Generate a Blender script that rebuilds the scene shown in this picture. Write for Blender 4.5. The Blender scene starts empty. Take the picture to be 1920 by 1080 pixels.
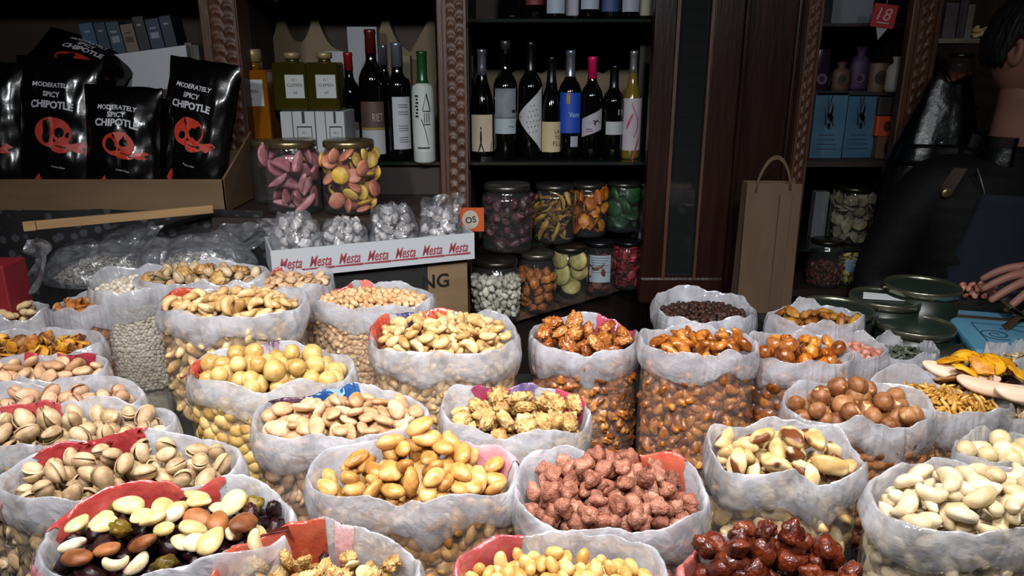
import bpy, bmesh, math, random
import numpy as np
from mathutils import Vector, Matrix, Euler, noise as mnoise

S = bpy.context.scene
COL = S.collection
PI = math.pi

# ---------------------------------------------------------------- camera
F = 1400.0; PITCH = math.radians(17); CZ = 1.55
cam_d = bpy.data.cameras.new('camera'); cam = bpy.data.objects.new('camera', cam_d); COL.objects.link(cam)
cam_d.sensor_width = 36; cam_d.lens = 36*F/1920; cam_d.clip_start = .02; cam_d.clip_end = 50
cam.location = (0, 0, CZ); cam.rotation_euler = (math.radians(90-17), 0, 0)
S.camera = cam

# ---------------------------------------------------------------- world, exposure
S.view_settings.view_transform = 'Standard'; S.view_settings.look = 'None'
S.view_settings.gamma = 1; S.view_settings.use_curve_mapping = False
S.view_settings.exposure = 0.0
W = bpy.data.worlds.new('world'); S.world = W; W.use_nodes = True
W.node_tree.nodes['Background'].inputs[0].default_value = (.55, .6, .7, 1)
W.node_tree.nodes['Background'].inputs[1].default_value = .01
S.cycles.use_denoising = True
S.cycles.max_bounces = 6; S.cycles.diffuse_bounces = 2; S.cycles.glossy_bounces = 3
S.cycles.transmission_bounces = 4; S.cycles.transparent_max_bounces = 24
S.cycles.caustics_reflective = False; S.cycles.caustics_refractive = False
S.cycles.sample_clamp_indirect = 3

# ---------------------------------------------------------------- lamps over the stall
def area(name, loc, target, size, power, col, size_y=None, spread=180):
    l = bpy.data.lights.new(name, 'AREA'); l.energy = power; l.color = col
    l.shape = 'RECTANGLE' if size_y else 'SQUARE'; l.size = size
    if size_y: l.size_y = size_y
    l.spread = math.radians(spread)
    o = bpy.data.objects.new(name, l); COL.objects.link(o); o.location = loc
    o.rotation_euler = (Vector(target)-Vector(loc)).to_track_quat('-Z', 'Y').to_euler()
    return o
LW = (1.0, .975, .955)
for lx in (-.62, -.05, .52):
    area('stall_lamp', (lx, .62, 2.02), (lx, .80, 1.0), .13, 3.9, LW, .05, 116)
area('stall_lamp', (0, -.15, 2.35), (0, .85, 1.0), .9, 3.3, (1, .985, .98), .08, 70)
area('shop_lamp', (-.75, -.2, 2.25), (-.6, 2.1, 1.25), .10, 4.6, (.95, .97, 1.0), None, 100)
area('shop_lamp', (.1, -.2, 2.25), (-.05, 2.1, 1.2), .10, 3.0, (.95, .97, 1.0), None, 66)
area('shop_lamp', (.9, .0, 2.3), (.95, 2.1, 1.2), .10, .9, (.95, .97, 1.0), None, 90)

# ---------------------------------------------------------------- pixels to places
cp, sp = math.cos(PITCH), math.sin(PITCH)
def ray(px, py):
    u = (px-960)/F; v = (py-540)/F
    return Vector((u, cp-v*sp, -(sp+v*cp)))
def at_d(px, py, d): return Vector((0, 0, CZ))+ray(px, py)*d
def at_y(px, py, Y): r = ray(px, py); return Vector((0, 0, CZ))+r*(Y/r.y)
def at_z(px, py, z): r = ray(px, py); return Vector((0, 0, CZ))+r*((z-CZ)/r.z)

# ---------------------------------------------------------------- colours and materials
def hexc(h):
    h = h.lstrip('#'); v = [int(h[i:i+2], 16)/255 for i in (0, 2, 4)]
    return tuple(c/12.92 if c <= .04045 else ((c+.055)/1.055)**2.4 for c in v)+(1,)
_mats = {}
class NT:
    def __init__(s, name):
        s.m = bpy.data.materials.new(name); s.m.use_nodes = True; s.t = s.m.node_tree
        s.p = s.t.nodes['Principled BSDF']; s.out = s.t.nodes['Material Output']
    def n(s, typ, **kw):
        nd = s.t.nodes.new(typ)
        for k, v in kw.items():
            if k.startswith('i_'):
                key = k[2:]; key = int(key) if key.isdigit() else key
                nd.inputs[key].default_value = v
            else: setattr(nd, k, v)
        return nd
    def l(s, a, b): s.t.links.new(a, b)
def pmat(name, col, rough=.5, metal=0, spec=.5, col2=None, scale=8, bump=0, bscale=60, stretch=None, coat=0, sub=0, detail=4, c3=None):
    """principled with two noise-mixed colours and a noise bump"""
    if name in _mats: return _mats[name]
    n = NT(name); p = n.p
    c1 = hexc(col) if isinstance(col, str) else col
    p.inputs['Base Color'].default_value = c1
    p.inputs['Roughness'].default_value = rough; p.inputs['Metallic'].default_value = metal
    p.inputs['Specular IOR Level'].default_value = spec; p.inputs['Coat Weight'].default_value = coat
    if sub:
        p.inputs['Subsurface Weight'].default_value = sub; p.inputs['Subsurface Scale'].default_value = .004
    tc = n.n('ShaderNodeTexCoord'); vec = tc.outputs['Object']
    if stretch:
        mp = n.n('ShaderNodeMapping'); mp.inputs['Scale'].default_value = stretch
        n.l(vec, mp.inputs[0]); vec = mp.outputs[0]
    if col2:
        nz = n.n('ShaderNodeTexNoise', i_Scale=scale, i_Detail=detail); n.l(vec, nz.inputs['Vector'])
        r = n.n('ShaderNodeValToRGB'); n.l(nz.outputs[0], r.inputs[0])
        r.color_ramp.elements[0].position = .35; r.color_ramp.elements[1].position = .65
        r.color_ramp.elements[0].color = c1; r.color_ramp.elements[1].color = hexc(col2)
        n.l(r.outputs[0], p.inputs['Base Color'])
    if bump:
        nb = n.n('ShaderNodeTexNoise', i_Scale=bscale, i_Detail=5.0); n.l(vec, nb.inputs['Vector'])
        b = n.n('ShaderNodeBump', i_Strength=bump, i_Distance=.01); n.l(nb.outputs[0], b.inputs['Height'])
        n.l(b.outputs[0], p.inputs['Normal'])
    _mats[name] = n.m; return n.m
def nutmat(name, cols, rough=.45, scale=70, bump=.25, bscale=220, patch=None, spec=.4, coat=0, var=.35):
    """food: colour picked per piece from a ramp, mottled by noise; patch = (colour, threshold, scale) for skins and blushes"""
    if name in _mats: return _mats[name]
    n = NT(name); p = n.p
    p.inputs['Roughness'].default_value = rough; p.inputs['Specular IOR Level'].default_value = spec
    p.inputs['Coat Weight'].default_value = coat; p.inputs['Coat Roughness'].default_value = .12
    tc = n.n('ShaderNodeAttribute', attribute_name='loc'); oi = n.n('ShaderNodeObjectInfo'); ge = n.n('ShaderNodeNewGeometry')
    ad = n.n('ShaderNodeMath', operation='ADD'); n.l(oi.outputs['Random'], ad.inputs[0]); n.l(ge.outputs['Random Per Island'], ad.inputs[1])
    fr = n.n('ShaderNodeMath', operation='FRACT'); n.l(ad.outputs[0], fr.inputs[0])
    off = n.n('ShaderNodeVectorMath', operation='SCALE'); cv = n.n('ShaderNodeCombineXYZ')
    for i in range(3): n.l(fr.outputs[0], cv.inputs[i])
    n.l(cv.outputs[0], off.inputs[0]); off.inputs['Scale'].default_value = 7.3
    vadd = n.n('ShaderNodeVectorMath', operation='ADD'); n.l(tc.outputs['Vector'], vadd.inputs[0]); n.l(off.outputs[0], vadd.inputs[1])
    nz = n.n('ShaderNodeTexNoise', i_Scale=scale/25, i_Detail=4.0); n.l(vadd.outputs[0], nz.inputs['Vector'])
    mx = n.n('ShaderNodeMath', operation='MULTIPLY_ADD'); n.l(fr.outputs[0], mx.inputs[0]); mx.inputs[1].default_value = var*2
    mx2 = n.n('ShaderNodeMath', operation='MULTIPLY_ADD'); n.l(nz.outputs[0], mx2.inputs[0]); mx2.inputs[1].default_value = 1.9; mx2.inputs[2].default_value = -.5-var
    n.l(mx2.outputs[0], mx.inputs[2])
    r = n.n('ShaderNodeValToRGB'); n.l(mx.outputs[0], r.inputs[0])
    el = r.color_ramp.elements
    while len(el) < len(cols): el.new(.5)
    for i, c in enumerate(cols):
        el[i].position = i/(len(cols)-1); el[i].color = hexc(c)
    colout = r.outputs[0]
    if patch:
        pc, th, ps = patch
        nz2 = n.n('ShaderNodeTexNoise', i_Scale=ps/25, i_Detail=2.0); n.l(vadd.outputs[0], nz2.inputs['Vector'])
        pr = n.n('ShaderNodeValToRGB'); n.l(nz2.outputs[0], pr.inputs[0])
        pr.color_ramp.elements[0].position = th-.03; pr.color_ramp.elements[1].position = th+.03
        mc = n.n('ShaderNodeMix', data_type='RGBA'); n.l(pr.outputs[0], mc.inputs['Factor'])
        n.l(colout, mc.inputs['A']); mc.inputs['B'].default_value = hexc(pc); colout = mc.outputs['Result']
    n.l(colout, p.inputs['Base Color'])
    if bump:
        nb = n.n('ShaderNodeTexNoise', i_Scale=bscale/25, i_Detail=4.0); n.l(vadd.outputs[0], nb.inputs['Vector'])
        b = n.n('ShaderNodeBump', i_Strength=bump, i_Distance=.0016); n.l(nb.outputs[0], b.inputs['Height']); n.l(b.outputs[0], p.inputs['Normal'])
    _mats[name] = n.m; return n.m
def film(name, haze, tint=(.72, .72, .78), rough=.12, bump=.6, bscale=28, body=.93, milk=None, gloss=.06, crease=0):
    """thin plastic or glass: see-through, a share of milky scatter, a fresnel gloss broken by crinkles"""
    if name in _mats: return _mats[name]
    n = NT(name); n.t.nodes.remove(n.p)
    tr = n.n('ShaderNodeBsdfTransparent'); tr.inputs[0].default_value = (body, body, body*1.01, 1)
    df = n.n('ShaderNodeBsdfDiffuse'); df.inputs[0].default_value = (*tint, 1)
    tl = n.n('ShaderNodeBsdfTranslucent'); tl.inputs[0].default_value = (*tint, 1)
    dm = n.n('ShaderNodeMixShader'); dm.inputs[0].default_value = .25; n.l(df.outputs[0], dm.inputs[1]); n.l(tl.outputs[0], dm.inputs[2])
    gl = n.n('ShaderNodeBsdfGlossy'); gl.inputs['Roughness'].default_value = rough
    m1 = n.n('ShaderNodeMixShader'); n.l(tr.outputs[0], m1.inputs[1]); n.l(dm.outputs[0], m1.inputs[2])
    tc = n.n('ShaderNodeTexCoord')
    if milk:
        nz = n.n('ShaderNodeTexNoise', i_Scale=milk, i_Detail=3.0, i_Distortion=1.5); n.l(tc.outputs['Object'], nz.inputs['Vector'])
        mr = n.n('ShaderNodeMapRange'); n.l(nz.outputs[0], mr.inputs[0]); mr.inputs[1].default_value = .3; mr.inputs[2].default_value = .7
        mr.inputs[3].default_value = haze*.5; mr.inputs[4].default_value = min(1, haze*1.5); n.l(mr.outputs[0], m1.inputs[0])
    else: m1.inputs[0].default_value = haze
    lw = n.n('ShaderNodeLayerWeight', i_Blend=.5); pw = n.n('ShaderNodeMath', operation='POWER'); n.l(lw.outputs['Facing'], pw.inputs[0]); pw.inputs[1].default_value = 3.5
    fr = n.n('ShaderNodeMath', operation='MULTIPLY_ADD'); n.l(pw.outputs[0], fr.inputs[0]); fr.inputs[1].default_value = .55; fr.inputs[2].default_value = gloss
    m2 = n.n('ShaderNodeMixShader'); n.l(fr.outputs[0], m2.inputs[0]); n.l(m1.outputs[0], m2.inputs[1]); n.l(gl.outputs[0], m2.inputs[2])
    n.l(m2.outputs[0], n.out.inputs['Surface'])
    if bump:
        nb = n.n('ShaderNodeTexNoise', i_Scale=bscale, i_Detail=4.0, i_Distortion=.8); n.l(tc.outputs['Object'], nb.inputs['Vector'])
        b = n.n('ShaderNodeBump', i_Strength=bump, i_Distance=.012); hsrc = nb.outputs[0]
        if crease:
            ds = n.n('ShaderNodeMixRGB', blend_type='ADD'); ds.inputs[0].default_value = .05; n.l(tc.outputs['Object'], ds.inputs[1]); n.l(nb.outputs['Color'], ds.inputs[2])
            vo = n.n('ShaderNodeTexVoronoi', i_Scale=crease); n.l(ds.outputs[0], vo.inputs['Vector'])
            ma = n.n('ShaderNodeMath', operation='MULTIPLY_ADD'); n.l(vo.outputs['Distance'], ma.inputs[0]); ma.inputs[1].default_value = .45; n.l(nb.outputs[0], ma.inputs[2]); hsrc = ma.outputs[0]
        n.l(hsrc, b.inputs['Height'])
        for x in (df, gl): n.l(b.outputs[0], x.inputs['Normal'])
    _mats[name] = n.m; return n.m

# ---------------------------------------------------------------- objects
def tagp(o, label=None, cat=None, group=None, kind=None):
    for k, v in (('label', label), ('category', cat), ('group', group), ('kind', kind)):
        if v: o[k] = v
    return o
def mobj(name, me, mat=None, parent=None, loc=None, rot=None):
    o = bpy.data.objects.new(name, me); COL.objects.link(o)
    if mat is not None and not me.materials:
        for m in (mat if isinstance(mat, (list, tuple)) else [mat]): me.materials.append(m)
    if parent is not None: o.parent = parent
    if loc is not None: o.location = loc
    if rot is not None: o.rotation_euler = rot
    return o
def thing(name, label, cat, loc=(0, 0, 0), rz=0, group=None):
    o = bpy.data.objects.new(name, None); COL.objects.link(o); o.empty_display_size = .02
    o.location = loc; o.rotation_euler = (0, 0, rz); return tagp(o, label, cat, group)
def mesh(verts, faces, smooth=False, name='mesh'):
    me = bpy.data.meshes.new(name); me.from_pydata([tuple(map(float, v)) for v in verts], [], [tuple(map(int, f)) for f in faces])
    if smooth: me.polygons.foreach_set('use_smooth', [True]*len(me.polygons))
    me.update(); return me
class MB:
    """collects shapes into one mesh"""
    def __init__(s): s.v = []; s.f = []; s.mi = []
    def add(s, V, Fc, mi=0):
        b = len(s.v); s.v.extend([tuple(v) for v in V]); s.f.extend([tuple(i+b for i in f) for f in Fc]); s.mi.extend([mi]*len(Fc)); return s
    def box(s, x0, x1, y0, y1, z0, z1, mi=0, M=None):
        V = [Vector((x, y, z)) for z in (z0, z1) for y in (y0, y1) for x in (x0, x1)]
        if M: V = [M @ v for v in V]
        return s.add(V, [(0, 2, 3, 1), (4, 5, 7, 6), (0, 1, 5, 4), (2, 6, 7, 3), (0, 4, 6, 2), (1, 3, 7, 5)], mi)
    def lathe(s, prof, n=32, mi=0, c=(0, 0), cap=True, sx=1, sy=1):
        V = []; Fc = []
        for r, z in prof:
            for k in range(n):
                a = 2*PI*k/n; V.append((c[0]+r*math.cos(a)*sx, c[1]+r*math.sin(a)*sy, z))
        for i in range(len(prof)-1):
            for k in range(n): Fc.append((i*n+k, i*n+(k+1) % n, (i+1)*n+(k+1) % n, (i+1)*n+k))
        if cap: Fc.append(tuple(range(n-1, -1, -1))); Fc.append(tuple((len(prof)-1)*n+k for k in range(n)))
        return s.add(V, Fc, mi)
    def tube(s, pts, r, n=8, mi=0, close=False):
        pts = [Vector(p) for p in pts]; V = []; Fc = []; m = len(pts)
        for i, p in enumerate(pts):
            t = (pts[min(i+1, m-1)]-pts[max(i-1, 0)]).normalized()
            a = t.cross(Vector((0, 0, 1)));  a = a if a.length > .05 else t.cross(Vector((1, 0, 0))); a.normalize(); b = t.cross(a)
            rr = r[i] if isinstance(r, (list, tuple)) else r
            for k in range(n): V.append(p+a*rr*math.cos(2*PI*k/n)+b*rr*math.sin(2*PI*k/n))
        for i in range(m-1):
            for k in range(n): Fc.append((i*n+k, i*n+(k+1) % n, (i+1)*n+(k+1) % n, (i+1)*n+k))
        Fc.append(tuple(range(n-1, -1, -1))); Fc.append(tuple((m-1)*n+k for k in range(n)))
        return s.add(V, Fc, mi)
    def build(s, name, mat, parent=None, smooth=False, loc=None, rot=None, bevel=0):
        me = mesh(s.v, s.f, smooth, name)
        o = mobj(name, me, mat, parent, loc, rot)
        if any(s.mi): me.polygons.foreach_set('material_index', s.mi)
        if bevel:
            b = o.modifiers.new('b', 'BEVEL'); b.width = bevel; b.segments = 2; b.limit_method = 'ANGLE'
        return o
def box(name, mat, x0, x1, y0, y1, z0, z1, parent=None, bevel=0, loc=None, rot=None):
    return MB().box(x0, x1, y0, y1, z0, z1).build(name, mat, parent, bevel=bevel, loc=loc, rot=rot)
def struct(o): o['kind'] = 'structure'; return o

def grid_surf(fn, nu, nv, closed=False):
    """mesh data of fn(u,v), u,v in 0..1"""
    V = []; Fc = []
    for j in range(nv+1):
        for i in range(nu if closed else nu+1): V.append(fn(i/nu, j/nv))
    w = nu if closed else nu+1
    for j in range(nv):
        for i in range(nu): Fc.append((j*w+i, j*w+(i+1) % w, (j+1)*w+(i+1) % w, (j+1)*w+i))
    return V, Fc
_txt = {}
def text_geo(s, shear=0, bold=0):
    """outline of a text as flat vertices (height about 1, centred) and faces"""
    k = (s, shear, bold)
    if k in _txt: return _txt[k]
    c = bpy.data.curves.new('t', 'FONT'); c.body = s; c.align_x = 'CENTER'; c.align_y = 'CENTER'; c.shear = shear; c.offset = bold; c.resolution_u = 3
    o = bpy.data.objects.new('t', c); COL.objects.link(o)
    me = bpy.data.meshes.new_from_object(o)
    V = [tuple(v.co) for v in me.vertices]; Fc = [tuple(p.vertices) for p in me.polygons]
    bpy.data.objects.remove(o); bpy.data.curves.remove(c); bpy.data.meshes.remove(me)
    if V:
        xs = [v[0] for v in V]; ys = [v[1] for v in V]; cx = (min(xs)+max(xs))/2; cy = (min(ys)+max(ys))/2
        h = max(ys)-min(ys); V = [((v[0]-cx)/h, (v[1]-cy)/h) for v in V]
    _txt[k] = (V, Fc); return _txt[k]
def text_on(mb, s, surf, u, v, h, wmax=None, rot=0, shear=0, bold=0, mi=0, arc=0):
    """writes s on a surface fn (u,v)->point around (u,v), letter height h"""
    V, Fc = text_geo(s, shear, bold)
    if not V: return
    w = max(x for x, y in V)-min(x for x, y in V)
    kx = h if not wmax or w*h <= wmax else wmax/w
    c_, s_ = math.cos(rot), math.sin(rot); P = []
    for x, y in V:
        x, y = x*kx, y*h; y -= arc*x*x
        P.append(surf(u+x*c_-y*s_, v+x*s_+y*c_))
    mb.add(P, Fc, mi)
def poly_on(mb, pts, surf, mi=0):
    """a filled outline on a surface, fanned from its middle"""
    cx = sum(p[0] for p in pts)/len(pts); cy = sum(p[1] for p in pts)/len(pts)
    V = [surf(cx, cy)]+[surf(*p) for p in pts]; n = len(pts)
    mb.add(V, [(0, 1+i, 1+(i+1) % n) for i in range(n)], mi)
def quad_on(mb, c, surf, n=10, m=4, mi=0):
    """a four-cornered patch (corners anticlockwise from lower left) laid on a surface"""
    def fn(a, b):
        x = (c[0][0]*(1-a)+c[1][0]*a)*(1-b)+(c[3][0]*(1-a)+c[2][0]*a)*b
        y = (c[0][1]*(1-a)+c[1][1]*a)*(1-b)+(c[3][1]*(1-a)+c[2][1]*a)*b
        return surf(x, y)
    mb.add(*grid_surf(fn, n, m), mi=mi)
def rect_on(mb, x0, x1, y0, y1, surf, n=10, m=2, mi=0): quad_on(mb, [(x0, y0), (x1, y0), (x1, y1), (x0, y1)], surf, n, m, mi)
def ell(cx, cy, rx, ry, n=20, rot=0):
    return [(cx+rx*math.cos(a)*math.cos(rot)-ry*math.sin(a)*math.sin(rot), cy+rx*math.cos(a)*math.sin(rot)+ry*math.sin(a)*math.cos(rot)) for a in (2*PI*k/n for k in range(n))]
def dup(o, loc=None, rot=None, parent=None):
    c = o.copy(); COL.objects.link(c); c.parent = parent
    if loc is not None: c.location = loc
    if rot is not None: c.rotation_euler = rot
    for ch in o.children: dup(ch, parent=c)
    return c
def N3(x, y=0, z=0): return mnoise.noise(Vector((x, y, z)))
# ================================================================= nuts, fruit and sweets: outlines of one unit length
_ico = {}
def ico(sub):
    if sub not in _ico:
        b = bmesh.new(); bmesh.ops.create_icosphere(b, subdivisions=sub, radius=1); b.verts.ensure_lookup_table()
        _ico[sub] = (np.array([v.co[:] for v in b.verts]), [tuple(v.index for v in f.verts) for f in b.faces]); b.free()
    V, Fc = _ico[sub]; return V.copy(), Fc
def nz3(V, sc, seed, amp):
    return np.array([mnoise.noise(Vector((p[0]*sc+seed*3.7, p[1]*sc+seed*1.9, p[2]*sc))) for p in V])*amp
def s_ell(sub, k, ax=(.5, .5, .5), amp=.06, sc=1.6, taper=0, flat=0):
    V, Fc = ico(sub); r = 1+nz3(V, sc, k, amp); t = V[:, 0].copy(); V = V*r[:, None]
    w = 1-taper*t; V[:, 1] *= w; V[:, 2] *= w
    return V*np.array(ax), Fc
def s_round(sub, k): return s_ell(sub, k, (.5, .49, .48), .05, 1.3)
def s_hazel(sub, k):
    V, Fc = s_ell(sub, k, (.5, .46, .45), .04, 1.4); x = V[:, 0]; V[:, 0] = np.where(x > .3, x+.35*(x-.3), x); return V, Fc
def s_almond(sub, k): return s_ell(sub, k, (.5, .34, .17+.03*(k % 2)), .07, 1.5, .22)
def s_broad(sub, k): return s_ell(sub, k, (.5, .33, .21+.02*(k % 2)), .10, 1.3, .14)
def s_peanut(sub, k): return s_ell(sub, k, (.5, .33, .31), .08, 1.4, .1)
def s_pod(sub, k):
    V, Fc = s_ell(sub, k, (.5, .2, .2), .1, 2.4); w = 1-.28*np.exp(-(V[:, 0]/.16)**2); V[:, 1] *= w; V[:, 2] *= w; return V, Fc
def s_seed(sub, k): return s_ell(sub, k, (.5, .24, .13), .08, 1.6, .35)
def s_raisin(sub, k):
    V, Fc = ico(sub); r = 1+nz3(V, 3.2, k, .38)+nz3(V, 6.5, k+9, .18); return V*r[:, None]*np.array((.5, .36, .3)), Fc
def s_cashew(sub, k):
    V, Fc = ico(sub); t = np.clip(V[:, 0], -1, 1); bend = 1.25+.2*(k % 3)
    rs = np.sqrt(np.maximum(1e-6, 1-t*t)); prof = np.maximum(0, 1-np.abs(t)**2.6)**.5
    fat = (.19+.035*t+.02*np.cos(t*3))*(1+nz3(V, 1.7, k, .12)); sc_ = prof/np.maximum(rs, 1e-3)
    a = t*bend; R = .36
    rad = R+V[:, 1]*sc_*fat*1.0
    P = np.stack([np.sin(a)*rad, np.cos(a)*rad-R*.75, V[:, 2]*sc_*fat*.9], 1)
    w = P[:, 0].max()-P[:, 0].min(); return P/w, Fc
def s_walnut(sub, k):
    V, Fc = ico(sub+1)
    Wp = V+np.stack([nz3(V, 2.4, k+s_, .4) for s_ in (1, 2, 3)], 1)
    n1 = np.abs(nz3(Wp, 2.5, k, 1)); n2 = np.abs(nz3(Wp, 4.6, k+5, 1)); n3 = np.abs(nz3(Wp, 9, k+7, 1))
    r = 1+.95*(np.minimum(n1, .35)-.2)+.55*(np.minimum(n2, .3)-.15)+.2*(n3-.15); g = np.exp(-(V[:, 1]/.12)**2); r = r*(1-.35*g*(V[:, 2] > -.3))
    P = V*r[:, None]*np.array((.5, .42, .30)); P[:, 2] = np.where(P[:, 2] < -.1, -.1+(P[:, 2]+.1)*.5, P[:, 2]); P[:, 2] += .3*P[:, 0]**2; return P, Fc
def s_cluster(sub, k):
    V, Fc = ico(sub); rnd = random.Random(k); r = np.full(len(V), .62)
    for i in range(11):
        c = np.array([rnd.gauss(0, 1) for _ in range(3)]); c /= np.linalg.norm(c); c *= .55; c[0] *= 1.15; rr = rnd.uniform(.26, .44)
        b = V@c; disc = b*b-(c@c-rr*rr); rr_ = np.where(disc > 0, b+np.sqrt(np.maximum(disc, 0)), 0); r = np.maximum(r, rr_)
    r = r+nz3(V, 5.5, k, .12)+nz3(V, 11, k+3, .06)
    return V*r[:, None]*.55*np.array((1, .9, .85)), Fc
def s_brazil(sub, k):
    V, Fc = ico(sub); a = np.arctan2(V[:, 2], V[:, 1]); tri = 1+.16*np.cos(3*a+.5)
    r = (1+nz3(V, 1.6, k, .12)); t = V[:, 0]; P = V*r[:, None]
    P[:, 1] *= tri; P[:, 2] *= tri; P = P*np.array((.5, .245, .235)); P[:, 2] += .10*(t*t-.4)*(k % 2+.3); return P, Fc
def s_pecan(sub, k):
    V, Fc = ico(sub); a = np.arctan2(V[:, 2], V[:, 1]); r = 1+.11*np.cos(7*a+V[:, 0]*2)+nz3(V, 3, k, .15)
    P = V*r[:, None]*np.array((.5, .24, .17)); return P, Fc
def s_disc(sub, k): return s_ell(sub, k, (.5, .49, .17), .04, 1.5)
def s_wedge(sub, k):
    V, Fc = ico(sub); P = V*np.array((.5, .5, .13)); P[:, 1] = np.where(P[:, 1] < 0, P[:, 1]*.12, P[:, 1]); P[:, 2] += .25*P[:, 0]**2; return P, Fc
def s_strip(sub, k):
    V, Fc = s_ell(sub, k, (.5, .11, .05), .15, 2); P = V; P[:, 2] += .18*np.sin(P[:, 0]*5+k)*.6; P[:, 1] += .12*np.sin(P[:, 0]*4+2*k); return P, Fc
def s_flake(sub, k):
    V, Fc = s_ell(sub, k, (.5, .36, .08), .35, 1.8); V[:, 2] += .3*V[:, 0]**2*(1 if k % 2 else -1)+.2*V[:, 1]*V[:, 0]; return V, Fc
def s_chunk(sub, k): return s_ell(sub, k, (.5, .38, .32), .4, 2.0)
def s_stick(sub, k): return s_ell(sub, k, (.5, .17, .14), .2, 1.8)
def s_pist(sub, k):
    """two half shells hinged open over a green kernel; material slots shell, kernel"""
    op = math.radians((5, 10, 2.5, 13)[k % 4]); nU = 14 if sub > 2 else 9; nV = 5 if sub > 2 else 3
    V = []; Fc = []; MI = []
    for side in (1, -1):
        b = len(V); pts = []
        for sc_ in (1, .86):
            for j in range(nV+1):
                ph = PI/2*j/nV
                for i in range(nU):
                    a = 2*PI*i/nU; x = math.cos(a)*math.cos(ph); y = math.sin(a)*math.cos(ph); z = math.sin(ph)
                    tp = 1-.16*x; pts.append((x*.5*sc_, y*.33*tp*sc_, side*z*.31*tp*sc_))
        co, si = math.cos(op*side), math.sin(op*side)
        for x, y, z in pts:
            x += .5; V.append((x*co-z*si-.5, y, x*si+z*co))
        w = nU; L = nV+1
        for sh in range(2):
            for j in range(nV):
                for i in range(nU):
                    q = (b+sh*L*w+j*w+i, b+sh*L*w+j*w+(i+1) % w, b+sh*L*w+(j+1)*w+(i+1) % w, b+sh*L*w+(j+1)*w+i)
                    Fc.append(q if (side > 0) != (sh == 1) else q[::-1]); MI.append(0)
        for i in range(nU):
            q = (b+i, b+(i+1) % w, b+L*w+(i+1) % w, b+L*w+i); Fc.append(q); MI.append(0)
    K, KF = s_ell(max(1, sub-1), k, (.42, .26, .25), .05, 1.5); b = len(V); V += [tuple(p) for p in K]; Fc += [tuple(i+b for i in f) for f in KF]; MI += [1]*len(KF)
    return np.array(V), Fc, MI
_var = {}
def variants(shape, n=4, sub=3):
    key = (shape.__name__, n, sub)
    if key not in _var:
        o = []
        for k in range(n):
            r = shape(sub, k); o.append((np.asarray(r[0]), r[1], r[2] if len(r) > 2 else None))
        _var[key] = o
    return _var[key]
_vme = {}
def vmesh(shape, mats, k, sub=3, n=4):
    key = (shape.__name__, tuple(m.name for m in mats), k, sub)
    if key not in _vme:
        V, Fc, MI = variants(shape, n, sub)[k]
        me = mesh(V, Fc, True, shape.__name__[2:])
        for m in mats: me.materials.append(m)
        at = me.attributes.new('loc', 'FLOAT_VECTOR', 'POINT'); at.data.foreach_set('vector', np.asarray(V, dtype=np.float32).ravel())
        if MI and len(mats) > 1: me.polygons.foreach_set('material_index', MI)
        _vme[key] = me
    return _vme[key]
def rotm(rng, tilt, flat=True):
    yaw = rng.uniform(0, 2*PI)
    if tilt > 2: e = Euler((rng.uniform(0, 6.28), rng.uniform(0, 6.28), yaw))
    else: e = Euler((rng.gauss(0, tilt)+(PI if rng.random() < .5 else 0), rng.gauss(0, tilt), yaw), 'XYZ')
    return e.to_matrix()

class Pile:
    """drops pieces one by one on a height map, each where the heap is still lowest, so that they lie on each other"""
    def __init__(s, ax, ay, base, res, rot=0, n=2.2, seed=1, pad=.02):
        s.rng = random.Random(seed); s.res = res; s.ax, s.ay = ax, ay
        s.nx = int(2*(ax+pad)/res)+2; s.ny = int(2*(ay+pad)/res)+2; s.x0 = -(ax+pad); s.y0 = -(ay+pad)
        X = s.x0+res*np.arange(s.nx); Y = s.y0+res*np.arange(s.ny); XX, YY = np.meshgrid(X, Y, indexing='ij')
        s.rr = (np.abs(XX/ax)**n+np.abs(YY/ay)**n)**(1/n)
        s.H = np.where(s.rr < 1, base(s.rr, XX, YY), base(s.rr, XX, YY)+10*(s.rr-1)*min(ax, ay)); s.XX, s.YY = XX, YY
    def drop(s, vs, size, count, target, tilt=.35, K=12, jit=.15, over=.6, lim=.97):
        T = np.where(s.rr < lim, target(np.minimum(s.rr, 1), s.XX, s.YY), -9.)
        out = []; rng = s.rng
        for it in range(count*2):
            if len(out) >= count: break
            D = T-s.H; D[s.rr >= lim] = -9
            flat = D.ravel(); good = np.nonzero(flat > max(0.0, flat.max()*.35))[0]
            if flat.max() <= 0 or len(good) == 0: break
            best = None
            for c in range(K):
                g = int(good[rng.randrange(len(good))]); gx, gy = divmod(g, s.ny); x = s.x0+gx*s.res; y = s.y0+gy*s.res
                k = rng.randrange(len(vs)); sz = size*rng.uniform(1-jit, 1+jit); R = rotm(rng, tilt)
                P = vs[k][0]@np.array(R).T*sz
                ix = ((P[:, 0]+x-s.x0)/s.res+.5).astype(int); iy = ((P[:, 1]+y-s.y0)/s.res+.5).astype(int)
                if ix.min() < 0 or iy.min() < 0 or ix.max() >= s.nx or iy.max() >= s.ny: continue
                h = s.H[ix, iy]; z = float((h-P[:, 2]).max())
                sc = z-float(T[gx, gy]) if T[gx, gy] > -8 else 9
                if best is None or sc < best[0]: best = (sc, x, y, z, k, sz, R, P, ix, iy)
            if best is None or best[0] > over*size: continue
            sc, x, y, z, k, sz, R, P, ix, iy = best
            np.maximum.at(s.H, (ix, iy), P[:, 2]+z)
            out.append((x, y, z, k, sz, R))
        return out

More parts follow.
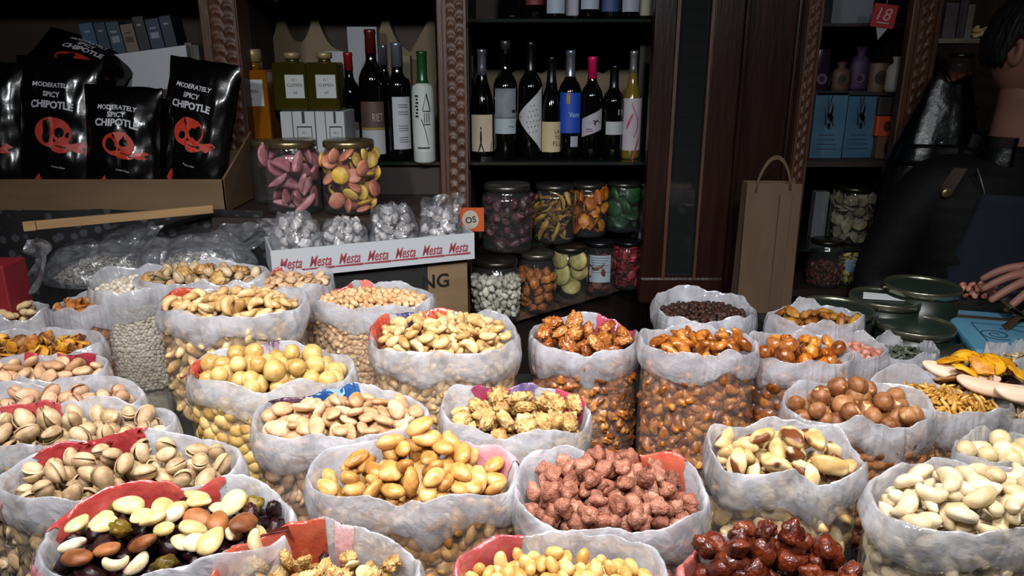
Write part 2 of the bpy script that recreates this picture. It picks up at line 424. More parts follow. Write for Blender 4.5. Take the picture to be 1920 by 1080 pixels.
def merged(name, mats, items, shape, sub=2, n=4, extra=None):
    """many pieces in one mesh (only for masses nobody could count)"""
    vs = variants(shape, n, sub); VV = []; FF = []; MM = []; b = 0; LL = []
    for x, y, z, k, sz, R in items:
        V, Fc, MI = vs[k]; P = V@np.array(R).T*sz+np.array((x, y, z)); VV.append(P); LL.append(np.asarray(V)+(x*37, y*41, z*29)); FF.extend([tuple(i+b for i in f) for f in Fc])
        MM.extend(MI if MI and len(mats) > 1 else [0]*len(Fc)); b += len(V)
    if extra:
        for V, Fc, mi in extra:
            VV.append(np.array([tuple(v) for v in V])); LL.append(VV[-1]*30); FF.extend([tuple(i+b for i in f) for f in Fc]); MM.extend([mi]*len(Fc)); b += len(V)
    me = mesh(np.concatenate(VV), FF, True, name)
    for m in mats: me.materials.append(m)
    me.polygons.foreach_set('material_index', MM)
    at = me.attributes.new('loc', 'FLOAT_VECTOR', 'POINT'); at.data.foreach_set('vector', np.concatenate(LL).astype(np.float32).ravel())
    return me

# ================================================================= kinds of food
WH = '#ffffff'
KIND = {}
def kind(key, name, cat, shape, mats, tilt=.4, noun=None): KIND[key] = dict(name=name, cat=cat, shape=shape, mats=mats, tilt=tilt, noun=noun or name.replace('_', ' '))
kind('cashew', 'cashew_nut', 'nut', s_cashew, [nutmat('cashew_roast', ['#b4884e', '#d8b078', '#e8cc9c'], .38)], .5)
kind('cashew_raw', 'cashew_nut', 'nut', s_cashew, [nutmat('cashew_raw', ['#c4ac80', '#e0cca6', '#eedfc6'], .42)], .5)
kind('cashew_honey', 'honey_cashew', 'nut', s_cashew, [nutmat('cashew_honey', ['#7a3d16', '#b56a26', '#d9974a'], .22, coat=.5, bump=.5)], .7)
kind('pist', 'pistachio_nut', 'nut', s_pist, [nutmat('pist_shell', ['#967a5a', '#bc9e78', '#d2ba98'], .45), nutmat('pist_kernel', ['#6a6a38', '#7a5640', '#8c8a50'], .55)], 1.0)
kind('pist_red', 'pistachio_nut', 'nut', s_pist, [nutmat('pist_shell_red', ['#a87c5e', '#c69c7c', '#d8b494'], .5), nutmat('pist_kernel_red', ['#5c3c30', '#7a4c3c', '#6a5a38'], .55)], 1.0)
kind('almond', 'fried_almond', 'nut', s_broad, [nutmat('almond_fried', ['#9c6a34', '#c89450', '#dab078'], .24, bump=.22)], .5)
kind('marcona', 'blanched_almond', 'nut', s_almond, [nutmat('almond_blanched', ['#a87c56', '#c89e76', '#dabb98'], .46)], .45)
kind('almond_skin', 'toasted_almond', 'nut', s_almond, [nutmat('almond_skin', ['#7a4420', '#a8642e', '#c08444'], .5)], .6)
kind('maca', 'macadamia_nut', 'nut', s_round, [nutmat('macadamia', ['#ac8448', '#caa662', '#dec284'], .24, bump=.08)], 3)
kind('maca_white', 'macadamia_nut', 'nut', s_round, [nutmat('macadamia_raw', ['#ccb482', '#e4d2a6', '#f0e2c4'], .3, bump=.08)], 3)
kind('walnut', 'walnut_half', 'nut', s_walnut, [nutmat('walnut', ['#7c5226', '#c89e60', '#e6ca98'], .5, bump=1.2, bscale=170, var=.2)], .8)
kind('walnut_caramel', 'caramelised_walnut', 'nut', s_walnut, [nutmat('walnut_caramel', ['#6a3414', '#a8602a', '#cf9450'], .25, bump=.4, coat=.5)], .8)
kind('cluster', 'candied_peanut', 'nut', s_cluster, [nutmat('candied', ['#74402e', '#a46852', '#c48e76'], .5, bump=1.5, bscale=300, coat=.1)], 3)
kind('cluster_dark', 'caramelised_cashew', 'nut', s_cluster, [nutmat('candied_dark', ['#3c1408', '#6a2a14', '#94481e'], .25, bump=1.3, bscale=220, coat=.6)], 3)
kind('brazil', 'brazil_nut', 'nut', s_brazil, [nutmat('brazil', ['#c09a60', '#dcbc86', '#ead2a8'], .36, bump=.2, patch=('#6c3a20', .57, 22))], .7)
kind('hazel', 'hazelnut', 'nut', s_hazel, [nutmat('hazelnut', ['#6a3a1e', '#94603a', '#b07c50'], .45, patch=('#d2ac74', .66, 60))], 3)
kind('hazel_dark', 'toasted_hazelnut', 'nut', s_hazel, [nutmat('hazel_dark', ['#5a2c10', '#985424', '#c07c3c'], .25, coat=.5)], 3)
kind('pecan', 'pecan_half', 'nut', s_pecan, [nutmat('pecan', ['#5a2e10', '#8c5420', '#b08438'], .4, bump=.4)], .3)
kind('pink', 'pink_sugared_peanut', 'nut', s_peanut, [nutmat('pink_peanut', ['#9c5646', '#bf7c68', '#d49c88'], .5, bump=.4)], .8)
kind('peanut', 'fried_peanut', 'nut', s_peanut, [nutmat('peanut', ['#b88846', '#d8ac66', '#e8cc94'], .32, bump=.15)], .8)
kind('peanut_small', 'salted_peanut', 'nut', s_peanut, [nutmat('peanut_small', ['#b8895a', '#d4ab7c', '#e4c69c'], .5)], .8)
kind('pod', 'peanut_in_shell', 'nut', s_pod, [nutmat('peanut_pod', ['#b09060', '#cdb084', '#dcc49c'], .7, bump=.8, bscale=300)], .4)
kind('chick', 'white_chickpea', 'chickpea', s_round, [nutmat('chickpea', ['#b8ac96', '#d8cdb8', '#e8e0d0'], .6)], 3)
kind('fig', 'almond_in_shell', 'nut', s_broad, [nutmat('almond_shell', ['#b48860', '#d0a680', '#dcbc98'], .6, bump=.5)], .6)
kind('corn', 'dried_fruit_piece', 'dried fruit', s_flake, [nutmat('trail_orange', ['#9a5a1c', '#d89428', '#e8b84c'], .5)], .8)
kind('corn2', 'dried_fruit_piece', 'dried fruit', s_flake, [nutmat('trail_brown', ['#5a3018', '#9c6a3a', '#c8a070'], .5)], .8)
kind('stick', 'toasted_almond_stick', 'nut', s_stick, [nutmat('almond_stick', ['#a06a20', '#cc9844', '#e2b868'], .4)], .8)
kind('raisin', 'raisin', 'raisin', s_raisin, [nutmat('raisin', ['#1c0c08', '#30160e', '#482818'], .6)], .8)
kind('raisin_dark', 'raisin', 'raisin', s_raisin, [nutmat('raisin_black', ['#140608', '#260c10', '#3a1618'], .35)], .8)
kind('raisin_gold', 'golden_raisin', 'raisin', s_raisin, [nutmat('raisin_gold', ['#4a3a10', '#7a6420', '#9c8436'], .35)], .6)
kind('almond_white', 'peeled_almond', 'nut', s_almond, [nutmat('almond_peeled', ['#c4a86c', '#dcc690', '#ead8b0'], .36)], .4)
kind('brazil_brown', 'almond_with_skin', 'nut', s_broad, [nutmat('almond_brown', ['#6a3a1e', '#925830', '#a86c40'], .5)], .4)
kind('seed', 'sunflower_seed', 'seed', s_seed, [nutmat('sunflower_seed', ['#6c6862', '#949086', '#b4b0a4'], .55)], .7)
kind('seed_pale', 'pale_seed', 'seed', s_seed, [nutmat('pale_seed', ['#8c7a5c', '#b09c7c', '#ccbc9c'], .55)], .7)
kind('seed_green', 'pumpkin_seed', 'seed', s_seed, [nutmat('pumpkin_seed', ['#262c24', '#4a5044', '#70766a'], .45)], .7)
kind('mango', 'dried_mango_slice', 'dried fruit', s_flake, [nutmat('mango', ['#c47a10', '#eaa81e', '#f6c83c'], .4)], .4)
kind('papaya', 'dried_melon_slice', 'dried fruit', s_strip, [nutmat('melon_slice', ['#d8a888', '#e8c4a8', '#f0d8c0'], .5)], .2)
kind('honeyc', 'honey_coated_nut', 'nut', s_chunk, [nutmat('honey_chunk', ['#8a3c0c', '#c46c1c', '#e09838'], .2, coat=.6, bump=.5)], 3)
kind('sugar_ball', 'sugared_almond', 'sweet', s_chunk, [nutmat('sugar_ball', ['#74706e', '#a8a4a2', '#cac6c4'], .75, bump=.8, bscale=300)], 3)

# ================================================================= open bags
COLLAR = [film('collar_film', .47, (.92, .93, 1.0), .055, .30, 22, .97, 14, .19, 44)]
WALLF = [film('bag_film', .13, (.60, .58, .58), .08, .4, 14, .91, 9, .07, 30)]
def printm(c, c2=None): return pmat('print_'+c, c, .18, col2=c2, scale=26, bump=.45, bscale=26, coat=.4)
TABLE_Z = .845
class Bag:
    def __init__(s, key, x0, x1, yb, yf, z, rot=0, n=2.5, seed=0, flare=1.07, rimn=.05, ydx=0):
        s.key = key; s.z = z; s.seed = seed; s.n = n
        b = at_z((x0+x1)/2, yb, z+.018); f_ = at_z((x0+x1)/2, yf, z+.006); yc = (b.y+f_.y)/2
        pc = Vector((0, 0, CZ)); v = None
        # pixel row of the middle, then the depth there
        lo, hi = yb, yf
        for _ in range(30):
            m = (lo+hi)/2
            if at_z(960, m, z).y > yc: lo = m
            else: hi = m
        L = at_z(x0, m, z); Rr = at_z(x1, m, z)
        s.c = Vector(((L.x+Rr.x)/2, yc, 0)); s.d = yc  # metres
        s.a = (Rr.x-L.x)/2/flare; s.b = abs(b.y-f_.y)/2/((flare+1)/2); s.rot = rot; s.ppm = (x1-x0)/(Rr.x-L.x)
        s.prof = [(.87, -.040), (.90, -.020), (.935, -.003), (.972, .008), (1.0, .010), (1.028, .004), (1.05, -.007), (1.058, -.018), (1.048, -.027), (1.025, -.034), (.995, -.037)]
        s.rimn = rimn
    def r(s, th):
        """radius of the superellipse outline at an angle"""
        c_, s_ = abs(math.cos(th)), abs(math.sin(th)); return ((c_/s.a)**s.n+(s_/s.b)**s.n)**(-1/s.n)
    def wob(s, th, w=0):
        c_, s_ = math.cos(th), math.sin(th); q = s.seed*5.3
        return (N3(c_*1.3+q, s_*1.3, w*.7)*1.0+N3(c_*3.4+q, s_*3.4, w*1.3+4)*.35+N3(c_*9+q, s_*9, w*2.2+8)*.07)
    def collar(s, th, t):
        """rolled rim: th round, t 0 (inside) .. 1 (outer hem)"""
        m = len(s.prof)-1; x = t*m; i = min(int(x), m-1); f_ = x-i
        k = s.prof[i][0]*(1-f_)+s.prof[i+1][0]*f_; h = s.prof[i][1]*(1-f_)+s.prof[i+1][1]*f_
        w = s.wob(th, 0); w2 = s.wob(th, t*3+2)
        env = min(1, t*3)
        k += w*.035*env+w2*.035*env*t
        hem = .60+.42*(.35+1.3*N3(math.cos(th)*1.6+s.seed, math.sin(th)*1.6, 9))
        z = h*(1 if t < .55 else 1+(hem-.6)*(t-.55)*2.2)+s.rimn*.35*w*min(1, t*2.5+.2)+w2*.006*env
        c_q, s_q = math.cos(th), math.sin(th); R = s.r(th); off = (k-1)*min(R, .8*(s.a+s.b)/1.2)
        off += .0035*env*(abs(N3(c_q*7+s.seed, s_q*7, t*3.5+z*30))-.2)+.0022*env*(abs(N3(c_q*15+s.seed, s_q*15, t*2))-.2)
        rr = R+off; z += .012*max(0, math.sin(th))*min(1, t*3)*(1 if t < .6 else 1-(t-.6)); return Vector((rr*math.cos(th), rr*math.sin(th), z))
    def wall(s, th, t):
        R = s.r(th)*.975; zt = -.018; zb = TABLE_Z-s.z; z = zt+(zb-zt)*t
        w = s.wob(th, t*2.5+5); k = 1+.018*math.sin(t*PI)+w*.03
        R = R*k-.004*max(0, (t-.85)/.15)
        return Vector((R*math.cos(th), R*math.sin(th), z))
    def M(s): return (s.c.x, s.c.y, s.z)
    def build(s, label, prints=()):
        o = thing('nut_bag', label, 'bag', s.M(), s.rot, None)
        V, Fc = grid_surf(lambda u, v: s.collar(2*PI*u, v), 200, 26, True)
        mobj('rolled_collar', mesh(V, Fc, True, 'rolled_collar'), COLLAR, o)
        V, Fc = grid_surf(lambda u, v: s.wall(2*PI*u, v), 110, 18, True)
        mobj('bag_wall', mesh(V, Fc, True, 'bag_wall'), WALLF, o)
        for pr in prints:
            a0, a1, t0, t1, col = pr[:5]; txt = pr[5:7] if len(pr) > 6 else None
            a0, a1 = math.radians(a0), math.radians(a1)
            def sf(u, v, e=.0012):
                th = a0+(a1-a0)*u+(.22*N3(v*2.2, s.seed, 1+a0)+.10*N3(v*7, s.seed, 2+a0))*(1-2*abs(u-.5) if False else 1)*min(1, abs(a1-a0)); tt = t0+(t1-t0)*v+.05*N3(u*5, s.seed, 7)+.10*N3(u*11, s.seed, 3)*v
                p = s.collar(th, max(0, min(1, tt))); q = Vector((-math.cos(th), -math.sin(th), .8))
                if tt > .45: q = Vector((math.cos(th), math.sin(th), .6))
                return p+q*e
            V, Fc = grid_surf(sf, 30, 10)
            po = mobj('printed_patch', mesh(V, Fc, True, 'printed_patch'), printm(*col) if isinstance(col, tuple) else printm(col), o)
            if txt:
                mb = MB(); tx, tc = txt
                dth = abs(a1-a0)*s.r((a0+a1)/2); hgt = .035
                for (uu, vv, word, hh, rot_) in tx:
                    text_on(mb, word, lambda x, y: sf(.5+(x)/dth, .5+(y)/hgt, .0022), (uu-.5)*dth, (vv-.5)*hgt, hh, None, rot_, .2)
                mb.build('printed_lettering', pmat('ink_'+tc, tc, .3), po)
        s.o = o; return o
    def heap(s, key, px, label, group, count, dome=.02, edge=-.004, low=1.0, sub=3, shell=True, mix=None, jit=.15, fill_label=None, peak=None, cap=999, tilt=None, lowkey=None, sink=0):
        """nuts: a mass low in the bag and behind its wall, and single nuts on top of it.  px = length of a nut in the photo's pixels"""
        size = px/s.ppm
        K = KIND[key]; rs = max(.0009, size*.06); tilt_ = K['tilt'] if tilt is None else tilt
        # base dome below the loose layers
        ax, ay = s.a*.88, s.b*.87; edge -= .009; dome *= .8
        pkx, pky, pk = peak or (0, 0, 0)
        def tgt(r, X, Y):
            z = edge+dome*(1-r**2)
            if pk: z = z+pk*np.exp(-(((X-pkx)/(ax*.45))**2+((Y-pky)/(ay*.5))**2))
            return z
        th = size*(.62 if K['shape'] in (s_round, s_hazel, s_cluster, s_pist, s_walnut, s_chunk) else .42)
        P = Pile(ax, ay, lambda r, X, Y: tgt(r, X, Y)-th*2.1, rs, n=s.n, seed=s.seed+77)
        sub_l = 2 if size > .012 else 1
        lowv = variants(K['shape'], 4, sub_l)
        lowit = P.drop(lowv, size, int(count*low), lambda r, X, Y: tgt(r, X, Y)-th*.9, tilt_, 4, jit)
        topk = [(key, 1.0, 1.0)] if not mix else mix
        tot = []
        # the singles
        for kk, share, szf in topk:
            KK = KIND[kk]; n_ = int(count*share); tot += [kk]*n_
        s_rng = random.Random(s.seed+5); s_rng.shuffle(tot); tot = tot[:cap]
        szf = {kk: f_ for kk, _, f_ in topk}
        i = 0; placed = []
        while i < len(tot):
            kk = tot[i]; j = i
            while j < len(tot) and tot[j] == kk: j += 1
            KK = KIND[kk]
            it = P.drop(variants(KK['shape'], 4, sub), size*szf[kk], j-i, tgt, KK['tilt'] if tilt is None else tilt, 10, jit, over=.5 if not mix else .7)
            placed += [(kk,)+q for q in it]; i = j
        Mb = Matrix.Translation(Vector(s.M())) @ Matrix.Rotation(s.rot, 4, 'Z')
        for kk, x, y, z, k, sz, R in placed:
            KK = KIND[kk]; me = vmesh(KK['shape'], KK['mats'], k, sub)
            o = bpy.data.objects.new(KK['name'], me); COL.objects.link(o)
            o.matrix_world = Mb @ (Matrix.Translation((x, y, z)) @ R.to_4x4() @ Matrix.Diagonal((sz, sz, sz, 1)))
            lab, grp = (label, group) if not isinstance(label, dict) else label[kk]
            tagp(o, lab, KK['cat'], grp)
        # the mass: lower layer, pieces against the clear wall, a core
        lk = KIND[lowkey or key]
        items = list(lowit); extra = []
        zb = TABLE_Z-s.z+.006
        rng = random.Random(s.seed+31)
        if shell:
            lw = size*.62; z = -.030; row = 0
            while z > max(zb+size*.3, -.20):
                per = PI*(3*(s.a+s.b)-math.sqrt((3*s.a+s.b)*(s.a+3*s.b))); n_ = int(per/(size*.66))
                for q in range(n_):
                    th_ = 2*PI*(q+.5*(row % 2)+rng.uniform(-.3, .3))/n_
                    if not (PI*.93 < th_ % (2*PI) < 2.07*PI): continue
                    for lay in (0, 1):
                        t = (z+.018)/(zb+.018); p = s.wall(th_, max(0, min(1, t)))
                        din = size*(.30+.30*lay)+.002; rr = math.hypot(p.x, p.y); f_ = (rr-din)/rr
                        Rm = (Matrix.Rotation(th_, 3, 'Z') @ Matrix.Rotation(PI/2, 3, 'Y') @ Euler((rng.gauss(0, .5), rng.gauss(0, .5), rng.uniform(0, 6.28))).to_matrix())
                        items.append((p.x*f_, p.y*f_, z+rng.uniform(-.2, .2)*size-lay*size*.25, rng.randrange(4), size*rng.uniform(.85, 1.1), Rm))
                z -= lw*(.8 if K['shape'] not in (s_almond, s_seed, s_broad) else .75); row += 1
        def core(u, v):
            th_ = 2*PI*u; c_, s_ = math.cos(th_), math.sin(th_); R = s.r(th_)
            if v < .6:
                r = v/.6*.86; X, Y = R*r*c_, R*r*s_; z = float(tgt(np.array(min(1, r/.885)), np.array(X), np.array(Y)))-th*1.7
                return (X, Y, z)
            t = (v-.6)/.4; p = s.wall(th_, t); rr = math.hypot(p.x, p.y); f_ = (rr*.97-size*.62-.003)/rr if rr > 0 else 1
            return (p.x*f_, p.y*f_, edge-th*1.7+(zb-edge+th*1.7)*t)
        V, Fc = grid_surf(core, 48, 20, True); extra.append((V, Fc, 0))
        me = merged(lk['name']+'_mass', lk['mats'], items, lk['shape'], sub_l, extra=extra)
        o = mobj(lk['name']+'_mass', me, None, None, s.M(), (0, 0, s.rot))
        tagp(o, fill_label or ('mass of '+label[0].lower()+label[1:] if isinstance(label, str) else 'nuts lower in the bag'), lk['cat'], None, 'stuff')
        s.nplaced = len(placed); return placed
# ================================================================= the stall: open bags (pixel extents of each rim in the photo, rim height)
RED = ('#9c3432', '#b4504a'); ORANGE = ('#b03e2c', '#c05c48'); BLUE = ('#1c4478', '#2c5c94'); PINK = ('#a0304e', '#bc5c70'); PURP = ('#3a2434', '#5a3a48')
def bag(key, ext, z, label, kindkey, px, nutlabel, group, count, dome=.02, prints=(), **kw):
    bk = {k: kw.pop(k) for k in ('rot', 'n', 'seed', 'flare', 'rimn') if k in kw}
    b = Bag(key, *ext, z, seed=bk.pop('seed', sum(map(ord, key))), **bk)
    b.build(label, prints); BAGS[key] = b
    b.heap(kindkey, px, nutlabel, group, count, dome, **kw); return b
BAGS = {}
bag('A', (88, 560, 902, 1082), 1.083, 'open clear bag of mixed nuts and raisins at the lower left', 'almond_white', 56,
    {'almond_white': ('cream peeled almond in the raisin and nut mix at the lower left', 'peeled almonds in the nut and raisin mix'),
     'raisin_dark': ('black raisin in the nut mix bag at the lower left', 'black raisins in the nut and raisin mix'),
     'raisin_gold': ('olive golden raisin in the nut mix bag at the lower left', 'golden raisins in the nut and raisin mix'),
     'brazil_brown': ('brown-skinned almond in the nut mix bag at the lower left', 'brown almonds in the nut and raisin mix'),
     'cashew_raw': ('pale cashew in the raisin and nut mix at the lower left', 'cashews in the nut and raisin mix')},
    None, 84, .016, [(62, 176, .0, .46, RED), (186, 206, .5, .9, ('#d8a8b0', '#c85868'))], edge=.0, rot=.14,
    mix=[('almond_white', .36, 1), ('raisin_dark', .26, .72), ('raisin_gold', .15, .95), ('brazil_brown', .11, 1.12), ('cashew_raw', .12, .9)], lowkey='raisin_dark', fill_label='mass of nuts and raisins deeper in the lower left mixed bag')
bag('B', (392, 800, 985, 1150), 1.078, 'open walnut bag with a wide orange-red flap at the bottom edge', 'walnut', 44,
    {'walnut': ('walnut piece in the red-collared bag cut off by the bottom edge', 'walnuts in the red-collared bag at the bottom edge'),
     'raisin_dark': ('dark raisin in the red-collared walnut bag at the bottom edge', 'raisins in the red-collared walnut bag'),
     'almond_white': ('peeled almond in the red-collared walnut bag at the bottom edge', 'almonds in the red-collared walnut bag')},
    None, 60, .008, [(100, 196, .0, .75, ('#963826', '#a84e38'), [(.45, .5, '~', .008, .4), (.6, .45, '(', .012, 1.2)], '#5a1c14'), (64, 84, .05, .5, ('#c88c90', '#d8b0b4'))], edge=-.012,
    mix=[('walnut', .75, 1), ('raisin_dark', .12, .7), ('almond_white', .13, .95)], fill_label='mass of walnut pieces deeper in the red-collared bag at the bottom')
bag('C', (842, 1258, 994, 1150), 1.08, 'open bag of fried peanuts at the bottom centre with a red flap', 'peanut', 40,
    'fried yellow peanut in the bag at the bottom centre', 'fried peanuts in the bottom centre bag', 88, .012, [(128, 205, .0, .8, ('#983840', '#ac5456'))], edge=.0)
bag('D', (1266, 1632, 1012, 1160), 1.076, 'open bag of dark caramelised cashews at the bottom edge right of centre', 'cluster_dark', 62,
    'dark glossy caramelised cashew in the bag at the bottom right', 'caramelised cashews at the bottom right', 52, .050, [(150, 205, .0, .7, ('#b04a44', '#c47068'))], edge=.016, jit=.3)
bag('E', (1622, 2060, 864, 1008), 1.067, 'large clear bag of raw white cashews at the right edge', 'cashew_raw', 62,
    'raw cream cashew in the large bag at the right edge', 'raw cashews in the right-hand bag', 88, .03, edge=.0)
bag('F', (1324, 1616, 790, 898), 1.072, 'six-sided looking clear bag of brazil nuts right of centre', 'brazil', 62,
    'brazil nut in the clear bag right of centre', 'brazil nuts in the clear bag', 42, .022, edge=-.002, n=3.2)
bag('G', (957, 1330, 842, 1002), 1.076, 'open bag of pinkish brown candied peanuts in the front centre', 'cluster', 44,
    'rough candied peanut in the pinkish brown heap at the front centre', 'candied peanuts in the front centre heap', 118, .035, [(18, 70, .0, .55, ('#ac3c2c', '#c06450'))], edge=.002, peak=(-.01, .03, .016))
bag('H', (568, 982, 826, 945), 1.085, 'open bag heaped with big golden fried almonds in the centre', 'almond', 54,
    'golden fried almond in the tall heap at the centre', 'fried almonds in the central heap', 110, .03, [(10, 48, .1, .7, ('#c87480', '#d8a0a4'))], edge=-.002, peak=(.012, .03, .034))
bag('I', (16, 458, 815, 945), 1.08, 'open bag of pistachios with red inner print directly above the mixed nuts', 'pist', 50,
    'pistachio in the open bag directly above the mixed nuts', 'pistachios above the mixed nuts', 100, .018, [(92, 168, .0, .44, ('#8c282c', '#a03c3c')), (186, 204, .55, .9, ('#d8b8c0', '#c86878'))], edge=.0, rot=.1)
bag('J', (468, 815, 724, 826), 1.09, 'open bag of flat blanched almonds with a blue printed collar', 'marcona', 44,
    'flat pale blanched almond in the blue-printed bag', 'blanched almonds in the blue-printed bag', 110, .022, [(84, 138, .05, .6, BLUE, [(.5, .5, 'TP', .013, 3.0)], '#9cc0e0'), (140, 165, .0, .55, PURP)], edge=.0)
bag('K', (352, 672, 646, 730), 1.092, 'open bag of round yellow macadamia nuts left of centre', 'maca', 37,
    'round yellow macadamia nut in the bag left of centre', 'macadamia nuts left of centre', 70, .024, [(170, 190, .1, .6, ORANGE), (95, 128, .0, .4, ('#c8b8c4', '#5a3a58'))], edge=.004)
bag('L', (822, 1114, 724, 818), 1.072, 'open bag of golden walnut halves in the centre with crimson print', 'walnut', 44,
    'golden walnut half in the centre bag with crimson print', 'walnut halves in the centre bag', 85, .022, [(96, 140, .05, .6, ('#942c48', '#7c4460')), (8, 42, .05, .7, ('#982848', '#b04860')), (64, 95, .1, .5, ('#9a86a8', '#54406c'))], edge=.002)
bag('M', (689, 981, 580, 668), 1.105, 'open bag of pale yellow cashews behind the centre with orange print', 'cashew', 33,
    'pale yellow cashew in the bag behind the walnut halves', 'cashews behind the walnut halves', 125, .022, [(88, 124, .0, .55, ('#b84a34', '#c86450')), (126, 142, .0, .5, ('#2c2c50', '#54507c')), (150, 185, .05, .55, ORANGE)], edge=.004)
bag('N', (989, 1202, 592, 662), 1.078, 'open clear bag of caramelised walnuts with a pink lettered collar', 'walnut_caramel', 36,
    'shiny caramelised walnut in the pink-collared bag', 'caramelised walnuts in the pink-collared bag', 62, .016, [(5, 66, .05, .72, PINK, [(.3, .55, 'MA', .008, .2), (.62, .5, 'RO', .008, .2), (.5, .25, 'SALE', .006, .2)], '#f0c8d4')], edge=-.002, peak=(-.03, .02, .016))
bag('O', (1196, 1424, 612, 668), 1.095, 'tall clear bag of honey coated cashews standing by the caramelised walnuts', 'cashew_honey', 37,
    'orange honey-coated cashew on the tall clear bag', 'honey cashews on the tall clear bag', 58, .018, edge=.004)
bag('P', (1224, 1416, 543, 606), 1.082, 'open bag of small dark raisins in front of the paper bag', 'raisin', 14,
    'tiny dark raisin in the heap before the paper bag', 'dark raisins before the paper bag', 230, .014, edge=-.004, sub=2, shell=False)
bag('Q', (1402, 1598, 622, 684), 1.07, 'crumpled clear bag of toasted hazelnuts beside the honey cashews', 'hazel_dark', 34,
    {'hazel_dark': ('glossy toasted hazelnut between honey cashews and pink peanuts', 'toasted hazelnuts'), 'honeyc': ('amber honey-coated nut beside the toasted hazelnuts', 'honey-coated nuts by the hazelnuts')},
    None, 40, .014, edge=-.002, mix=[('hazel_dark', .5, 1), ('honeyc', .5, .95)], fill_label='mass of toasted hazelnuts in the clear bag beside honey cashews')
bag('R', (1530, 1664, 626, 668), 1.065, 'small open bag of pink sugared peanuts behind the hazelnuts', 'pink', 22,
    'pink sugared peanut behind the hazelnuts', 'pink sugared peanuts', 60, .012, edge=.0)
bag('S', (1462, 1752, 712, 800), 1.072, 'open bag of big brown hazelnuts at the right behind the brazil nuts', 'hazel', 38,
    'brown hazelnut in the bag behind the brazil nuts', 'hazelnuts behind the brazil nuts', 66, .018, edge=.0, peak=(-.01, .02, .012))
bag('T', (1622, 1890, 692, 778), 1.062, 'open bag of golden toasted almond sticks at the right', 'stick', 24,
    'thin golden almond stick in the bag right of the hazelnuts', 'toasted almond sticks', 190, .014, edge=.0, sub=2)
bag('U', (1434, 1618, 570, 612), 1.095, 'open bag of pecan halves in front of the green tins', 'pecan', 36,
    'striped pecan half in the bag before the green tins', 'pecan halves', 36, .012, edge=.0)
bag('W', (1788, 1990, 806, 868), 1.06, 'open bag of white macadamia nuts cut off by the right edge', 'maca_white', 42,
    'white macadamia nut in the bag at the right edge', 'white macadamia nuts', 28, .02, edge=.0)
bag('X', (1862, 1995, 738, 792), 1.045, 'open bag of pale flat seeds at the right edge', 'seed_pale', 20,
    'pale flat seed in the bag at the right edge', 'pale seeds at the right edge', 70, .012, edge=.0, sub=2)
bag('Y', (294, 578, 538, 594), 1.125, 'tall clear bag of roasted cashews at the back left', 'cashew', 36,
    'roasted cashew on the tall bag at the back left', 'roasted cashews at the back left', 95, .022, [(150, 178, .1, .55, ORANGE)], edge=.004)
bag('Z1', (174, 330, 498, 548), 1.118, 'tall clear bag of white chickpeas at the far left back', 'chick', 11,
    'small white chickpea in the tall back left bag', 'white chickpeas in the tall bag', 170, .018, edge=.004, sub=2)
bag('Z2', (252, 508, 494, 538), 1.122, 'tall clear bag of pistachios and shell nuts behind the roasted cashews', 'pist', 28,
    {'pist': ('pistachio in the tall bag behind the roasted cashews', 'pistachios behind the roasted cashews'), 'walnut': ('walnut piece in the tall pistachio bag behind the roasted cashews', 'walnuts among the back pistachios')},
    None, 80, .016, edge=.0, mix=[('pist', .7, 1), ('walnut', .3, 1.15)], fill_label='mass of pistachios filling the tall bag behind the roasted cashews')
bag('Z3', (472, 628, 503, 541), 1.115, 'small open bag of flat almonds with red print below the white tray', 'marcona', 24,
    'small flat almond in the bag below the white tray', 'flat almonds below the white tray', 60, .012, [(130, 165, .0, .6, RED)], edge=.004)
bag('AA', (577, 818, 532, 577), 1.1, 'clear bag of small salted peanuts in front of the white tray', 'peanut_small', 18,
    'small salted peanut in the bag before the white tray', 'salted peanuts before the white tray', 200, .022, [(130, 165, .0, .55, RED), (100, 122, .0, .4, ('#c85040', '#d87c70'))], edge=.004, sub=2)
bag('BB', (-70, 334, 755, 840), 1.078, 'open bag of large open pistachios at the left edge, third row from the front', 'pist', 46,
    'large split pistachio in the third row bag at the left edge', 'large pistachios at the left edge', 90, .016, [(120, 158, .0, .45, ('#9c363a', '#b0504e'))], edge=.0, rot=.1)
bag('CC', (-80, 272, 712, 772), 1.072, 'open bag of reddish pistachios at the left edge', 'pist_red', 40,
    'reddish pistachio in the left edge bag behind the large pistachios', 'reddish pistachios', 80, .014, edge=.0, rot=.1)
bag('DD', (-90, 204, 664, 720), 1.07, 'open bag of almonds in the shell with red print at the left edge', 'fig', 38,
    'pale almond in its shell in the left edge bag', 'almonds in the shell', 46, .014, [(96, 120, .0, .5, ('#a82c34', '#b84444')), (20, 60, .0, .4, ('#8a2430', '#a84050'))], edge=.0, rot=.1)
bag('EE', (-90, 194, 616, 676), 1.07, 'open bag of orange and brown dried fruit mix at the left edge', 'corn', 27,
    {'corn': ('orange dried fruit piece in the left edge mix', 'orange pieces in the dried fruit mix'), 'corn2': ('brown dried fruit piece in the left edge mix', 'brown pieces in the dried fruit mix')},
    None, 90, .014, edge=.0, rot=.1, mix=[('corn', .55, 1), ('corn2', .45, 1)], fill_label='mass of dried fruit mix in the left edge bag')
bag('FF', (-70, 92, 566, 604), 1.075, 'open bag of peanuts in the shell at the upper left edge of the stall', 'pod', 44,
    'peanut in its shell at the left edge of the stall', 'peanuts in the shell', 22, .014, edge=.0)
bag('GG', (98, 226, 545, 585), 1.085, 'clear bag of toasted almonds tucked behind the white chickpeas', 'almond_skin', 24,
    'orange brown toasted almond in the bag left of the white chickpeas', 'toasted almonds at the far left', 46, .014, edge=.0)
tb = thing('market_table', 'low market table under a black cloth carrying all the open nut bags', 'table', (0, 1.02, 0))
